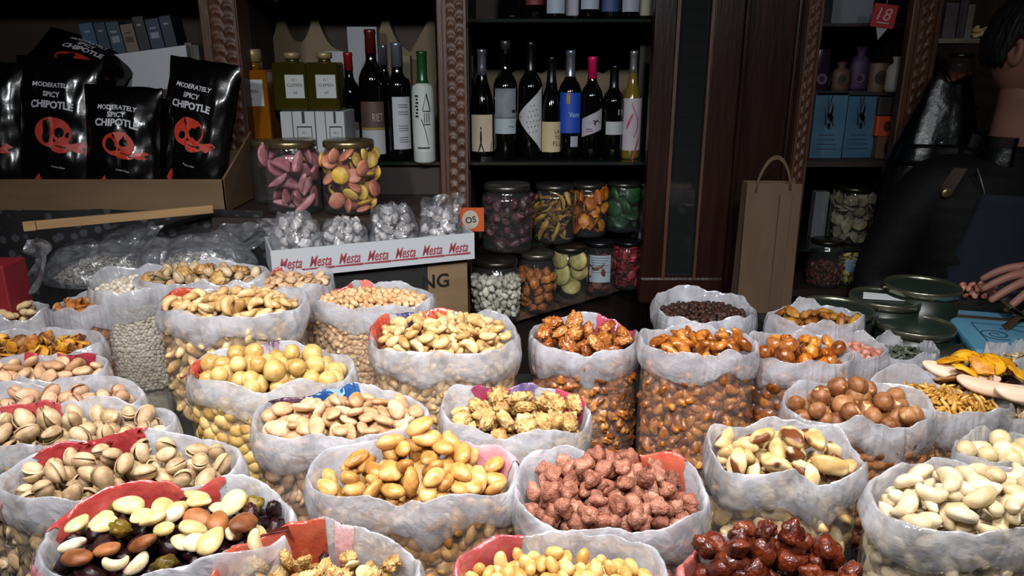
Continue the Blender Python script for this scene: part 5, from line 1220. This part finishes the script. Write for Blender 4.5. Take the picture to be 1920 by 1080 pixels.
tg = at_y(1658, 30, 2.0); to = thing('price_tag', 'red price tag with white figures hanging over the white pouch', 'tag', tg); to.rotation_euler = (0, .12, 0)
box('tag_card', pmat('tag_red', '#941c24', .5), -.030, .030, 0, .002, -.028, .028, to)
mb = MB(); text_on(mb, '18', lambda x, z: Vector((x, -.0008, z)), 0, .004, .030, None, 0, .2); rect_on(mb, -.016, .016, -.018, -.015, lambda x, z: Vector((x, -.0008, z)), 1, 1); mb.build('tag_figures', PAPER('#a89498'), to)
V = [(-.012, .003, -.027), (.018, .003, -.027), (.0, .003, -.058), (-.012, .005, -.027), (.018, .005, -.027), (.0, .005, -.058)]
mobj('tag_tip', mesh(V, [(0, 1, 2), (5, 4, 3), (0, 3, 4, 1), (1, 4, 5, 2), (2, 5, 3, 0)]), PAPER('#8a8c90'), to)
MB().tube([(0, .004, .028), (0, .004, .09)], .0008, 6).build('tag_string', PAPER('#8a8c90'), to)
RG = 'jars in the right-hand bay'
kind('oats', 'pale dried slice', 'dried fruit', s_flake, [nutmat('pale_dried', ['#5c5444', '#7c745c', '#948a70'], .6)], 2); KIND['oats']['name'] = 'pale_dried_slice'
jar(1590, 348, 453, 78, 2.10, 'large jar of pale dried slices on the upper shelf of the right-hand bay', [('oats', 26, 90, 'pale dried slice in the large right-hand jar', 'pale slices in the right-hand jar')], RG, Z4j, '#34322c', .76)
jar(1646, 340, 453, 56, 2.14, 'jar of pale slices next to the shopkeeper', [('oats', 22, 60, 'pale dried slice in the jar next to the shopkeeper', 'pale slices in the jar next to the shopkeeper')], RG, Z4j, '#34322c', .7)
jar(1541, 448, 534, 62, 2.03, 'jar of speckled brown granules on the lower shelf of the right-hand bay', [('brownfruit', 12, 280, 'small brown granule in the lower right-hand jar', 'brown granules in the jar')], RG, Z4b, '#34322c', .72)
jar(1588, 462, 534, 36, 2.03, 'slim jar of yellow pieces with a pale blue label', [('citrus', 16, 60, 'yellow piece in the slim blue-labelled jar', 'yellow pieces in the slim jar')], RG, Z4b, '#34322c', .8, lab=(-.8, .8, .4, .7, '#6c8ca8'))
carton('white_packet', 'white packet standing at the left of the large right-hand jar', PAPER('#5c6064'), 1519, 1545, 360, 453, 2.14, .03, cat='packet', zb=Z4j)
carton('dark_packet', 'small dark packet between the white packet and the large jar', PAPER('#1c1a1a'), 1546, 1556, 388, 453, 2.16, .03, cat='packet', zb=Z4j)
# bay five: warm board, glass shelf with packets, jar
cb('warm_board', pmat('warm_board', '#3a2a18', .6, col2='#463420', scale=3, stretch=(2, 1, .5)), p3[1], 1.75, 2.44, 2.46, .5, 2.45)
Z5 = at_y(1812, 72, 2.1).z; s5x = at_y(1862, 72, 2.1).x
cb('glass_shelf', pmat('pale_shelf_edge', '#8a8270', .3), p3[1], s5x, 2.1, 2.4, Z5-.012, Z5)
for px0, px1, py0, c, lb in ((1766, 1790, 5, '#6c6468', 'patterned pale packet on the small right shelf'), (1792, 1806, 0, '#4c4048', 'dark patterned packet on the small right shelf'), (1808, 1820, 8, '#7a746c', 'white packet edge on the small right shelf')):
    carton('snack_packet', lb, PAPER(c, '#3c3034'), px0, px1, py0, 70, 2.14, .05, 'packets on the small right shelf', 'packet', Z5)
b5 = at_y(1835, 71, 2.16); pile_in(Vector((b5.x, b5.y, Z5)), .05, .04, 'pod', .035, 9, .03, 'tan pastry piece on the small right shelf', 'pastries on the small right shelf', 51)
Z5b = at_y(1790, 196, 2.1).z; cb('shelf', WOODD, p3[1], at_y(1815, 196, 2.1).x, 2.05, 2.4, Z5b-.015, Z5b)
jar(1788, 100, 196, 44, 2.12, 'glass jar with a domed lid behind the black jacket', [('apricot', 20, 40, 'dark orange piece in the jar behind the black jacket', 'orange pieces in the jar behind the jacket')], RG, Z5b, '#4c4840', .5)

# ================================================================= tins, blue tin, scale end of the stall
CZT = 1.0
cbd = thing('counter_board', 'dark counter board at the back right carrying the green lidded tins', 'counter', (.85, 1.45, 0))
box('board', CLOTH, -.30, .62, -.07, .14, CZT-.03, CZT, cbd)
for sx in (-.28, .58):
    for sy in (-.07, .11): box('leg', CLOTH, sx-.02, sx+.02, sy-.02, sy+.02, 0, CZT-.03, cbd)
TING = pmat('tin_green', '#1e2822', .28, col2='#26302a', scale=5, spec=.5, coat=.2); RIMM = pmat('tin_rim', '#8a8a78', .25, .9); TINS = pmat('tin_side', '#16201a', .35)
def tin(label, px, py, wpx, z, zb=CZT):
    c = at_z(px, py, z); ppm = F/((c-Vector((0, 0, CZ))).dot(Vector((0, cp, -sp)))); R = wpx/2/ppm
    o = thing('round_tin', label, 'tin', (c.x, c.y, zb), 0, 'green round tins'); h = z-zb
    MB().lathe([(R*.97, 0), (R*.97, h-.012)], 48).build('tin_body', TINS, o, True)
    MB().lathe([(R*.955, h-.012), (R, h-.011), (R, h+.001), (R*.975, h+.003), (R*.95, h-.003)], 56, cap=False).build('metal_rim', RIMM, o, True)
    MB().lathe([(.0001, h-.001), (R*.7, h-.0012), (R*.95, h-.003)], 56, cap=False).build('lid', TING, o, True)
    return o, c, R
tin('green round tin behind the pecan bag, leftmost of the tins', 1567, 576, 134, 1.098)
t2, c2, R2 = tin('green round tin with a scrap of white paper lying on it', 1660, 557, 126, 1.100)
tin('tall green round tin nearest the shopkeeper', 1730, 535, 132, 1.120)
tin('green round tin at the front beside the blue tin', 1716, 608, 136, 1.078)
pm = [(-.04, -.012), (.045, -.03), (.03, .012), (-.02, .03)]; V = [(x, y, 0) for x, y in pm]+[(x, y, .001) for x, y in pm]
tagp(mobj('paper_scrap', mesh(V, [(3, 2, 1, 0), (4, 5, 6, 7), (0, 1, 5, 4), (1, 2, 6, 5), (2, 3, 7, 6), (3, 0, 4, 7)]), PAPER('#c4c8cc'), loc=(c2.x-.01, c2.y, 1.1005)), 'scrap of white paper on the middle green tin', 'paper')
g0 = at_z(1800, 650, 1.055); o = thing('grey_scoop', 'dark grey rounded metal scoop between the front tin and the blue tin', 'scoop', (g0.x, g0.y, CZT))
V, Fc = grid_surf(lambda u, v: Vector((.065*math.cos(2*PI*u)*math.cos(v*PI/2)**.6, .045*math.sin(2*PI*u)*math.cos(v*PI/2)**.6, (g0.z-CZT)*math.sin(v*PI/2))), 40, 12, True)
mobj('scoop_body', mesh(V, Fc, True), pmat('grey_metal', '#3c403c', .35, .6), o); MB().lathe([(.066, 0), (.070, .002), (.066, .005)], 40, cap=False, sy=.7).build('scoop_rim', RIMM, o, True)
# blue tin
ZB = 1.07
L0 = at_z(1767, 578, ZB); L1 = at_z(1832, 655, ZB); ed = (L0-L1); dl = ed.length; ax_ = ed.normalized(); ay_ = Vector((ax_.y, -ax_.x, 0))
bt = thing('blue_tin', 'pale blue tin box with dark scroll drawing and bronze bow at the right edge', 'tin', L1); bt.rotation_euler = (0, 0, math.atan2(ay_.y, ay_.x))
BLU = pmat('tin_blue', '#4c84a0', .4, col2='#5a92ac', scale=12, bump=.08, bscale=80, coat=.2)
BW, BD = .30, dl
box('tin_body', BLU, 0, BW, 0, BD, -.05, -.016, bt, bevel=.004); lid_ = box('tin_lid', BLU, -.003, BW+.003, -.003, BD+.003, -.018, 0, bt, bevel=.006)
sfb = lambda x, y: Vector((x, y, .0009)); mb = MB()
def curve_on(mb, pts, wd):
    for a, b in zip(pts[:-1], pts[1:]):
        dx, dy = b[0]-a[0], b[1]-a[1]; L = math.hypot(dx, dy) or 1; nx, ny = -dy/L*wd, dx/L*wd
        mb.add([sfb(a[0]-nx, a[1]-ny), sfb(b[0]-nx, b[1]-ny), sfb(b[0]+nx, b[1]+ny), sfb(a[0]+nx, a[1]+ny)], [(0, 1, 2, 3)])
curve_on(mb, [(.055+(.004+.0022*t)*math.cos(t), .09+(.004+.0022*t)*math.sin(t)) for t in [k*.35 for k in range(34)]], .0011)
curve_on(mb, [(.085, .075), (.10, .06), (.12, .055), (.14, .035), (.16, .04), (.15, .02), (.175, .03), (.19, .015)], .0013)
curve_on(mb, [(.07, .125), (.09, .13), (.11, .115), (.13, .12), (.15, .10)], .001)
curve_on(mb, [(.03, .02), (.03, .15)], .0008); curve_on(mb, [(.03, .15), (.27, .15)], .0008)
poly_on(mb, ell(.16, .04, .012, .006, 10, .5), sfb); poly_on(mb, ell(.175, .05, .008, .004, 10, 1.5), sfb)
mb.build('scroll_drawing', pmat('ink_navy', '#1c3850', .4), lid_)
BRZ = pmat('bronze_ribbon', '#5c4c34', .3, .5, bump=.2, bscale=60); bw = MB()
bc = Vector((.13, BD*.80, .003))
for s_ in (1, -1):
    V, Fc = grid_surf(lambda u, v: bc+Vector((s_*(.004+.05*math.sin(PI*u)**.8*(.3+.7*u)), .022*(v-.5)*(1+math.sin(PI*u)), .004+.024*math.sin(2*PI*u*.5+.2)*(1 if u < .5 else .9)+.008*(u > .5))), 16, 5); bw.add(V, Fc)
    V, Fc = grid_surf(lambda u, v: bc+Vector((s_*.05*u, -.055*u+.016*(v-.5)*(1+u), .004+.006*math.sin(5*u))), 10, 3); bw.add(V, Fc)
bw.add(*[q for q in grid_surf(lambda u, v: bc+Vector((.009*math.cos(2*PI*u)*math.sin(PI*v), .010*math.cos(PI*v), .012+.010*math.sin(2*PI*u)*math.sin(PI*v))), 12, 8, True)])
o = bw.build('bronze_bow', BRZ, bt, True); o.modifiers.new('s', 'SOLIDIFY').thickness = .0012
MB().box(0, BW, BD*.80-.008, BD*.80+.008, .0004, .0016).build('ribbon', BRZ, bt)
tagp(box('dark_support', CLOTH, 0, BW, 0, BD, TABLE_Z-ZB, -.051, loc=L1, rot=(0, 0, bt.rotation_euler.z)), 'dark crate hidden under the blue tin', 'crate')
# mango, melon and seed bags at the right
bag('PP', (1640, 1752, 628, 676), 1.055, 'small clear bag of dark green pumpkin seeds before the front green tin', 'seed_green', 17, 'dark green pumpkin seed before the front green tin', 'pumpkin seeds before the tin', 90, .012, edge=.0, sub=2, shell=False)
bag('V', (1730, 1935, 672, 738), 1.06, 'clear bag holding dried mango at the right', 'mango', 56, 'bright yellow dried mango slice at the right', 'dried mango slices', 26, .022, edge=.010, shell=False, lowkey='corn2', fill_label='brown dried fruit under the mango slices')
bag('SS', (1845, 1995, 642, 676), 1.085, 'clear bag of grey beige sunflower kernels behind the mango', 'seed_pale', 13, 'beige sunflower kernel behind the mango slices', 'sunflower kernels behind the mango', 200, .014, edge=.0, sub=2, shell=False)
for i, (px, py, rz, L, lb) in enumerate(((1800, 704, -.50, .055, 'long pinkish dried melon slice at the left of the mango'), (1862, 730, -.42, .050, 'long pinkish dried melon slice in front of the mango'), (1918, 742, -.05, .040, 'pale dried melon slice at the right edge below the mango'))):
    V, Fc = ico(3); V = V.copy(); V[:, 0] = np.sign(V[:, 0])*np.abs(V[:, 0])**.55; V[:, 2] += .8*V[:, 0]**2*.6+nz3(V, 1.5, i, .25); V[:, 1] += .5*V[:, 0]**2
    o = mobj('dried_melon_slice', mesh(V, Fc, True), KIND['papaya']['mats']); c = at_z(px, py, 1.076); o.location = c; o.scale = (L, .014, .008); o.rotation_euler = (.5, .05, rz); tagp(o, lb, 'dried fruit', 'dried melon slices')
# ================================================================= shopkeeper
SKIN = pmat('skin', '#8c6254', .5, col2='#966a5c', scale=9, spec=.3, bump=.04, bscale=120)
HAIR = pmat('dark_hair', '#0a0809', .6, bump=.8, bscale=90, stretch=(1, 1, .25))
VEST = pmat('black_jacket', '#050506', .75, col2='#08090a', scale=20, bump=.2, bscale=50, spec=.25)
APRON = pmat('navy_apron', '#0c1222', .85, col2='#0f172a', scale=30)
BLEATH = pmat('black_leather', '#05070a', .3, bump=.35, bscale=24, spec=.5)
PD = 1.66
hc = at_d(1953, 92, PD)                              # head centre
pb = Vector((at_d(1925, 300, 1.72).x, hc.y+.02, 0)); hx = hc.x-pb.x
per = thing('person', 'shopkeeper in a black quilted jacket and navy apron cut off by the right edge', 'person', pb)
hz = hc.z
def skin_mesh(chains, radii, name, mat, parent, root=0, sub=2):
    """chains: lists of points sharing joints; one continuous skinned surface"""
    V = []; E_ = []; Rr = []; idx = {}
    for ch in chains:
        prev = None
        for p, r in ch:
            k = tuple(round(c, 4) for c in p)
            if k not in idx: idx[k] = len(V); V.append(p); Rr.append(r)
            if prev is not None and prev != idx[k]: E_.append((prev, idx[k]))
            prev = idx[k]
    me = bpy.data.meshes.new(name); me.from_pydata(V, E_, []); o = mobj(name, me, mat, parent)
    md = o.modifiers.new('skin', 'SKIN'); md.use_smooth_shade = True
    sv = me.skin_vertices[0].data
    for i, r in enumerate(Rr): sv[i].radius = (r, r) if not isinstance(r, tuple) else r
    sv[root].use_root = True
    s_ = o.modifiers.new('sub', 'SUBSURF'); s_.levels = sub; s_.render_levels = sub
    return o
sh = hz-.275                                        # shoulder height
neck = [((0, .01, sh-.46), .14), ((0, .015, sh-.22), .15), ((0, .02, sh-.08), .10), ((hx*.8, .015, sh+.03), .062), ((hx, .005, hz-.12), .056), ((hx, .0, hz-.06), .06)]
shR = (-.19, .02, sh-.03); elR = (-.262, .06, sh-.30); wrR = (-.17, -.20, sh-.40)
shL = (.19, .02, sh-.03); elL = (.27, .02, sh-.30); wrL = (.08, -.19, sh-.385)
hR = at_d(1900, 530, 1.46)-pb                       # hand seen at the right edge
wrL = (hR.x+.11, hR.y+.02, hR.z+.02)
legs = [[((0, .01, sh-.46), .14), ((s*.1, .02, sh-.56), .11), ((s*.11, .0, sh-.93), .07), ((s*.11, .03, .09), .045), ((s*.11, -.10, .04), .04)] for s in (1, -1)]
arms = [[((0, .02, sh-.08), .10), (shR, .048), (elR, .046), (wrR, .030)], [((0, .02, sh-.08), .10), (shL, .048), (elL, .046), (wrL, .030)]]
def hand(w, d, up):
    """palm, four fingers of different lengths and a thumb, from the wrist"""
    w = Vector(w); d = Vector(d).normalized(); up = Vector(up).normalized(); side = d.cross(up).normalized(); ch = []
    palm = w+d*.055; ch.append([(tuple(w), .030), (tuple(w+d*.025), (.020)), (tuple(palm), .026)])
    for k, (L, a) in enumerate(((.068, -.30), (.078, -.09), (.073, .10), (.058, .28))):
        dd = (d+side*a).normalized(); b = palm+side*(-.027+.018*k)+d*.022
        p1_ = b+dd*L*.42-up*.006; p2_ = p1_+dd*L*.32-up*.015; p3_ = p2_+dd*L*.26-up*.018
        ch.append([(tuple(palm), .026), (tuple(b), .0105), (tuple(p1_), .0088), (tuple(p2_), .0080), (tuple(p3_), .0064)])
    t0 = w+d*.03-side*.030; t1 = t0+d*.032-side*.020-up*.008; t2 = t1+d*.026-side*.004-up*.008
    ch.append([(tuple(w+d*.025), .020), (tuple(t0), .012), (tuple(t1), .0095), (tuple(t2), .0075)])
    return ch
chains = [neck]+legs+arms+hand(wrL, (-1, -.15, -.12), (.05, -.5, 1))+hand(wrR, (.5, -.8, -.1), (.3, 0, 1))
skin_mesh(chains, None, 'body', SKIN, per)
# head: shaped from a ball, turned to the right of the picture and a little down
Vh, Fh = ico(4); P_ = Vh.copy()
x, y, z = Vh[:, 0], Vh[:, 1], Vh[:, 2]               # face looks to -y before turning
P_[:, 0] = x*.076*(1-.22*np.clip(-z, 0, 1)**1.5); P_[:, 1] = y*.097; P_[:, 2] = z*.115
jaw = np.clip(-z-.15, 0, 1); P_[:, 1] += -.022*jaw*(y < 0)+.03*jaw*(y > 0)*np.clip(y, 0, 1)*-1
fr = np.clip(-y, 0, 1)
P_[:, 1] -= .030*np.exp(-((x/.16)**2+((z+.12)/.17)**2))*(y < 0)+.012*np.exp(-((x/.14)**2+((z-.1)/.2)**2))*(y < 0)     # nose
for s in (1, -1): P_[:, 1] += .010*np.exp(-(((x-s*.42)/.2)**2+((z-.08)/.13)**2))*(y < 0)                                   # eye sockets
P_[:, 1] -= .006*np.exp(-((x/.28)**2+((z+.45)/.08)**2))*(y < 0); P_[:, 1] -= .008*np.exp(-((x/.25)**2+((z+.8)/.15)**2))*(y < 0)
hd_rot = Euler((math.radians(8), 0, math.radians(38)))
hd = mobj('head', mesh(P_, Fh, True, 'head'), SKIN, per, (hx, 0, hz), hd_rot)
for s in (1, -1):                                   # ears
    mb = MB(); V, Fc = ico(3); V = V.copy(); r2 = V[:, 1]**2+V[:, 2]**2
    V = V*np.array((.011, .020, .034)); V[:, 0] -= .010*np.exp(-r2/.25)*(V[:, 0]*s > 0)*s; V[:, 1] += .004*V[:, 2]/.034
    mb.add(V, Fc); mb.build('ear', SKIN, hd, True, (s*.077, .012, -.004), (0, 0, s*.45))
    mb = MB(); V, Fc = ico(2); mb.add(V*.0115, Fc); e_ = mb.build('eye', pmat('eye_white', '#b8b0a8', .2), hd, True, (s*.032, -.079, .010))
    mb = MB(); V, Fc = ico(2); mb.add(V*.0058, Fc); mb.build('iris', pmat('iris_dark', '#1c120c', .2), e_, True, (0, -.0072, 0))
V, Fc = ico(2); MB().add(V*np.array((.024, .006, .006)), Fc).build('lips', pmat('lip', '#7a483e', .45), hd, True, (0, -.096, -.052))
Ph = P_*1.055; Ph[:, 2] += .006
for i in range(len(Ph)): Ph[i] += P_[i]/np.linalg.norm(P_[i])*.006*mnoise.noise(Vector(P_[i]*60))
hl = []
for f in Fh:
    c = Vh[list(f)].mean(0); lim = .38 if c[1] < -.2 else (.12 if c[1] < .1 else (-.35 if c[1] > .35 else .12-.47*(c[1]-.1)/.25))
    if c[2] > lim: hl.append(f)
hr = mobj('hair', mesh(Ph, hl, True, 'hair'), HAIR, hd); m_ = hr.modifiers.new('s', 'SOLIDIFY'); m_.thickness = .012; m_.offset = 1
gl_ = MB()
for s in (1, -1):
    pts = [(s*(.033+.026*math.cos(a)), -.106+.004*abs(math.cos(a)), .008+.02*math.sin(a)) for a in [k*2*PI/20 for k in range(21)]]; gl_.tube(pts, .0018, 6)
    gl_.tube([(s*.058, -.102, .012), (s*.074, -.06, .014), (s*.083, .005, .014), (s*.084, .02, .002)], .0018, 6)
gl_.tube([(-.008, -.109, .012), (.008, -.109, .012)], .0016, 6); gl_.build('glasses', pmat('brass_frame', '#7a6430', .3, .8), hd, True)
# clothing over the body
def loft(name, secs, mat, parent, n=40, quilt=0, a0=0, a1=2*PI, thick=.004):
    """elliptic sections (z, cx, cy, rx, ry)"""
    cl_ = abs(a1-a0-2*PI) < 1e-6; secs_ = secs
    def fn(u, v):
        t = v*(len(secs_)-1); i = min(int(t), len(secs_)-2); f_ = t-i; f_ = f_*f_*(3-2*f_)*.5+f_*.5
        z, cx0, cy0, rx, ry = [secs_[i][k]*(1-f_)+secs_[i+1][k]*f_ for k in range(5)]
        a = a0+(a1-a0)*u; q = 1+quilt*abs(math.sin(z*PI/.045))**.5+.02*N3(math.cos(a)*2, math.sin(a)*2, z*9)
        c_, s_ = math.cos(a), math.sin(a); e = .8
        return Vector((cx0+rx*q*math.copysign(abs(c_)**e, c_), cy0+ry*q*math.copysign(abs(s_)**e, s_), z))
    V, Fc = grid_surf(fn, n, 60, cl_); o = mobj(name, mesh(V, Fc, True, name), mat, parent)
    if thick: m = o.modifiers.new('s', 'SOLIDIFY'); m.thickness = thick; m.offset = 1
    return o
loft('quilted_jacket', [(sh-.56, 0, .01, .19, .135), (sh-.40, 0, .01, .18, .13), (sh-.2, 0, .015, .195, .135), (sh-.07, 0, .02, .215, .12), (sh-.005, 0, .02, .16, .10), (sh+.035, hx*.7, .02, .085, .078), (sh+.065, hx*.85, .014, .078, .074)], VEST, per, quilt=.03)
cl_o = loft('jacket_collar', [(sh+.02, hx*.7, .015, .095, .088), (sh+.06, hx*.85, .012, .086, .082), (sh+.085, hx*.9, .008, .083, .08)], BLEATH, per, a0=-PI*.36, a1=PI*1.36, thick=.006)
for nm, ch in (('right_sleeve', [((-.05, .02, sh-.06), .105), ((-.13, .02, sh-.035), .088), (shR, .080), ((-.235, .04, sh-.16), .070), (elR, .068), ((-.215, -.06, sh-.35), .056), ((-.20, -.15, sh-.385), .046)]), ('left_sleeve', [((.05, .02, sh-.06), .105), ((.13, .02, sh-.035), .088), (shL, .080), ((.235, .03, sh-.16), .070), (elL, .064), (tuple((Vector(elL)*.55+Vector(wrL)*.45)), .054), (tuple((Vector(elL)*.12+Vector(wrL)*.88)), .044)])):
    skin_mesh([ch], None, nm.split('_')[1], VEST, per)
# apron bib, strap with a brass button, zip
def bib(u, v):
    zt_ = at_y(1880, 372, 1.60).z; z = sh-.62+(zt_-sh+.62)*v; w2 = .185-.05*max(0, v-.55)/.45; x = (u*2-1)*w2; x += -.0
    rx, ry = .20, .148; return Vector((x, .012-ry*math.sqrt(max(0, 1-(x/rx)**2))*1.04-.006+.003*N3(x*20, z*9), z))
V, Fc = grid_surf(bib, 30, 30); ap = mobj('apron', mesh(V, Fc, True, 'apron'), APRON, per); ap.modifiers.new('s', 'SOLIDIFY').thickness = .003
def jf(x, z, e=.012):
    t = (z-(sh-.2))/.2; ry = .138 if z < sh-.2 else .138-.018*min(1, t); yy = -ry*math.sqrt(max(.02, 1-(x/.212)**2)); return Vector((x, .015+yy-e, z))
zt_ = at_y(1880, 372, 1.60).z; xb = at_y(1817, 377, 1.62).x-pb.x
st_ = MB(); pts = [(xb-.006+.002*t*10, zt_-.012+(sh+.03-zt_)*t) for t in [k/12 for k in range(13)]]
for (xa, za), (xc, zc) in zip(pts[:-1], pts[1:]):
    st_.add([jf(xa-.011, za), jf(xa+.011, za), jf(xc+.011, zc), jf(xc-.011, zc)], [(0, 1, 2, 3)])
sp_ = st_.build('leather_strap', pmat('brown_strap', '#33211a', .5), per); sp_.modifiers.new('s', 'SOLIDIFY').thickness = .003
p_ = jf(xb-.004, zt_-.006, .018); MB().lathe([(.001, -.003), (.011, -.003), (.012, 0), (.009, .003), (.001, .004)], 20).build('brass_button', pmat('brass', '#a08c5c', .3, .85), per, True, p_, (PI/2, 0, 0))
zpx = at_y(1905, 300, 1.60).x-pb.x
zp = MB(); zp.tube([jf(zpx-.03, sh+.02, .010), jf(zpx-.012, sh-.03, .010), jf(zpx, sh-.08, .010), jf(zpx+.006, sh-.14, .010)], .0022, 6); zp.build('zip', pmat('grey_zip', '#5c6064', .4, .5), per, True)
pn = jf(at_y(1863, 410, 1.61).x-pb.x, at_y(1863, 410, 1.61).z, .022); MB().tube([pn, pn+Vector((.008, 0, .045))], .003, 8).build('pen', pmat('pen_silver', '#7a7c80', .3, .7), per, True)
# glossy black leather jacket hung up behind the shoulder
jb = at_d(1765, 255, 1.86)
jk = thing('leather_jacket', 'glossy black leather jacket hanging behind the shopkeeper shoulder', 'jacket', (jb.x, jb.y, 0))
jt = at_d(1768, 148, 1.86).z
def jkf(u, v):
    a = 2*PI*u; z = jt-1.0+1.0*v; t = v
    w = .115 if t < .74 else .115*max(.10, 1-((t-.74)/.26)**1.5*.62)
    w *= 1+.10*N3(math.cos(a)*2, math.sin(a)*2, z*5)+.05*N3(math.cos(a)*4, math.sin(a)*4, z*11)
    return Vector((w*math.cos(a)-.05*(1-t), .6*w*math.sin(a), z+.012*math.cos(2*a)*(t > .95)))
V, Fc = grid_surf(jkf, 56, 60, True); mobj('jacket_body', mesh(V, Fc, True, 'jacket_body'), BLEATH, jk)
V, Fc = grid_surf(lambda u, v: jkf(u*.5+.5, .80+.05*v)*1+Vector((0, -.012-.006*math.sin(u*9), 0)), 30, 4); lp = mobj('lapel', mesh(V, Fc, True, 'lapel'), BLEATH, jk); lp.modifiers.new('s', 'SOLIDIFY').thickness = .006
V, Fc = ico(2); MB().add(V*.006, Fc).build('snap_button', pmat('snap_steel', '#8a8e94', .25, .9), jk, True, (-.04, -.075, at_d(1752, 268, 1.79).z))
MB().tube([(0, 0, jt-.01), (0, .05, jt+.03), (0, .12, jt+.03)], .006, 8).build('coat_hook', pmat('hook_iron', '#1c1c1c', .4, .8), jk, True)
# packet of red sweets in front of the hand
pk = at_z(1838, 545, 1.085)
pile_in(Vector((pk.x-.02, pk.y, 1.071)), .07, .03, 'pink', .017, 40, .022, 'small red brown nut lying beside the tall green tin', 'red brown nuts by the tall tin', 91)
tagp(box('dark_support', CLOTH, -.085, .12, -.04, .05, CZT-1.071, -.0005, loc=(pk.x-.02, pk.y, 1.071)), 'dark crate under the red brown nuts by the tins', 'crate')
pouch('flat clear packet lying in front of the shopkeeper hand', Vector((pk.x+.06, pk.y-.01, 1.072)), .05, .03, .022, 61, .1, None, None, 'clear_packet')
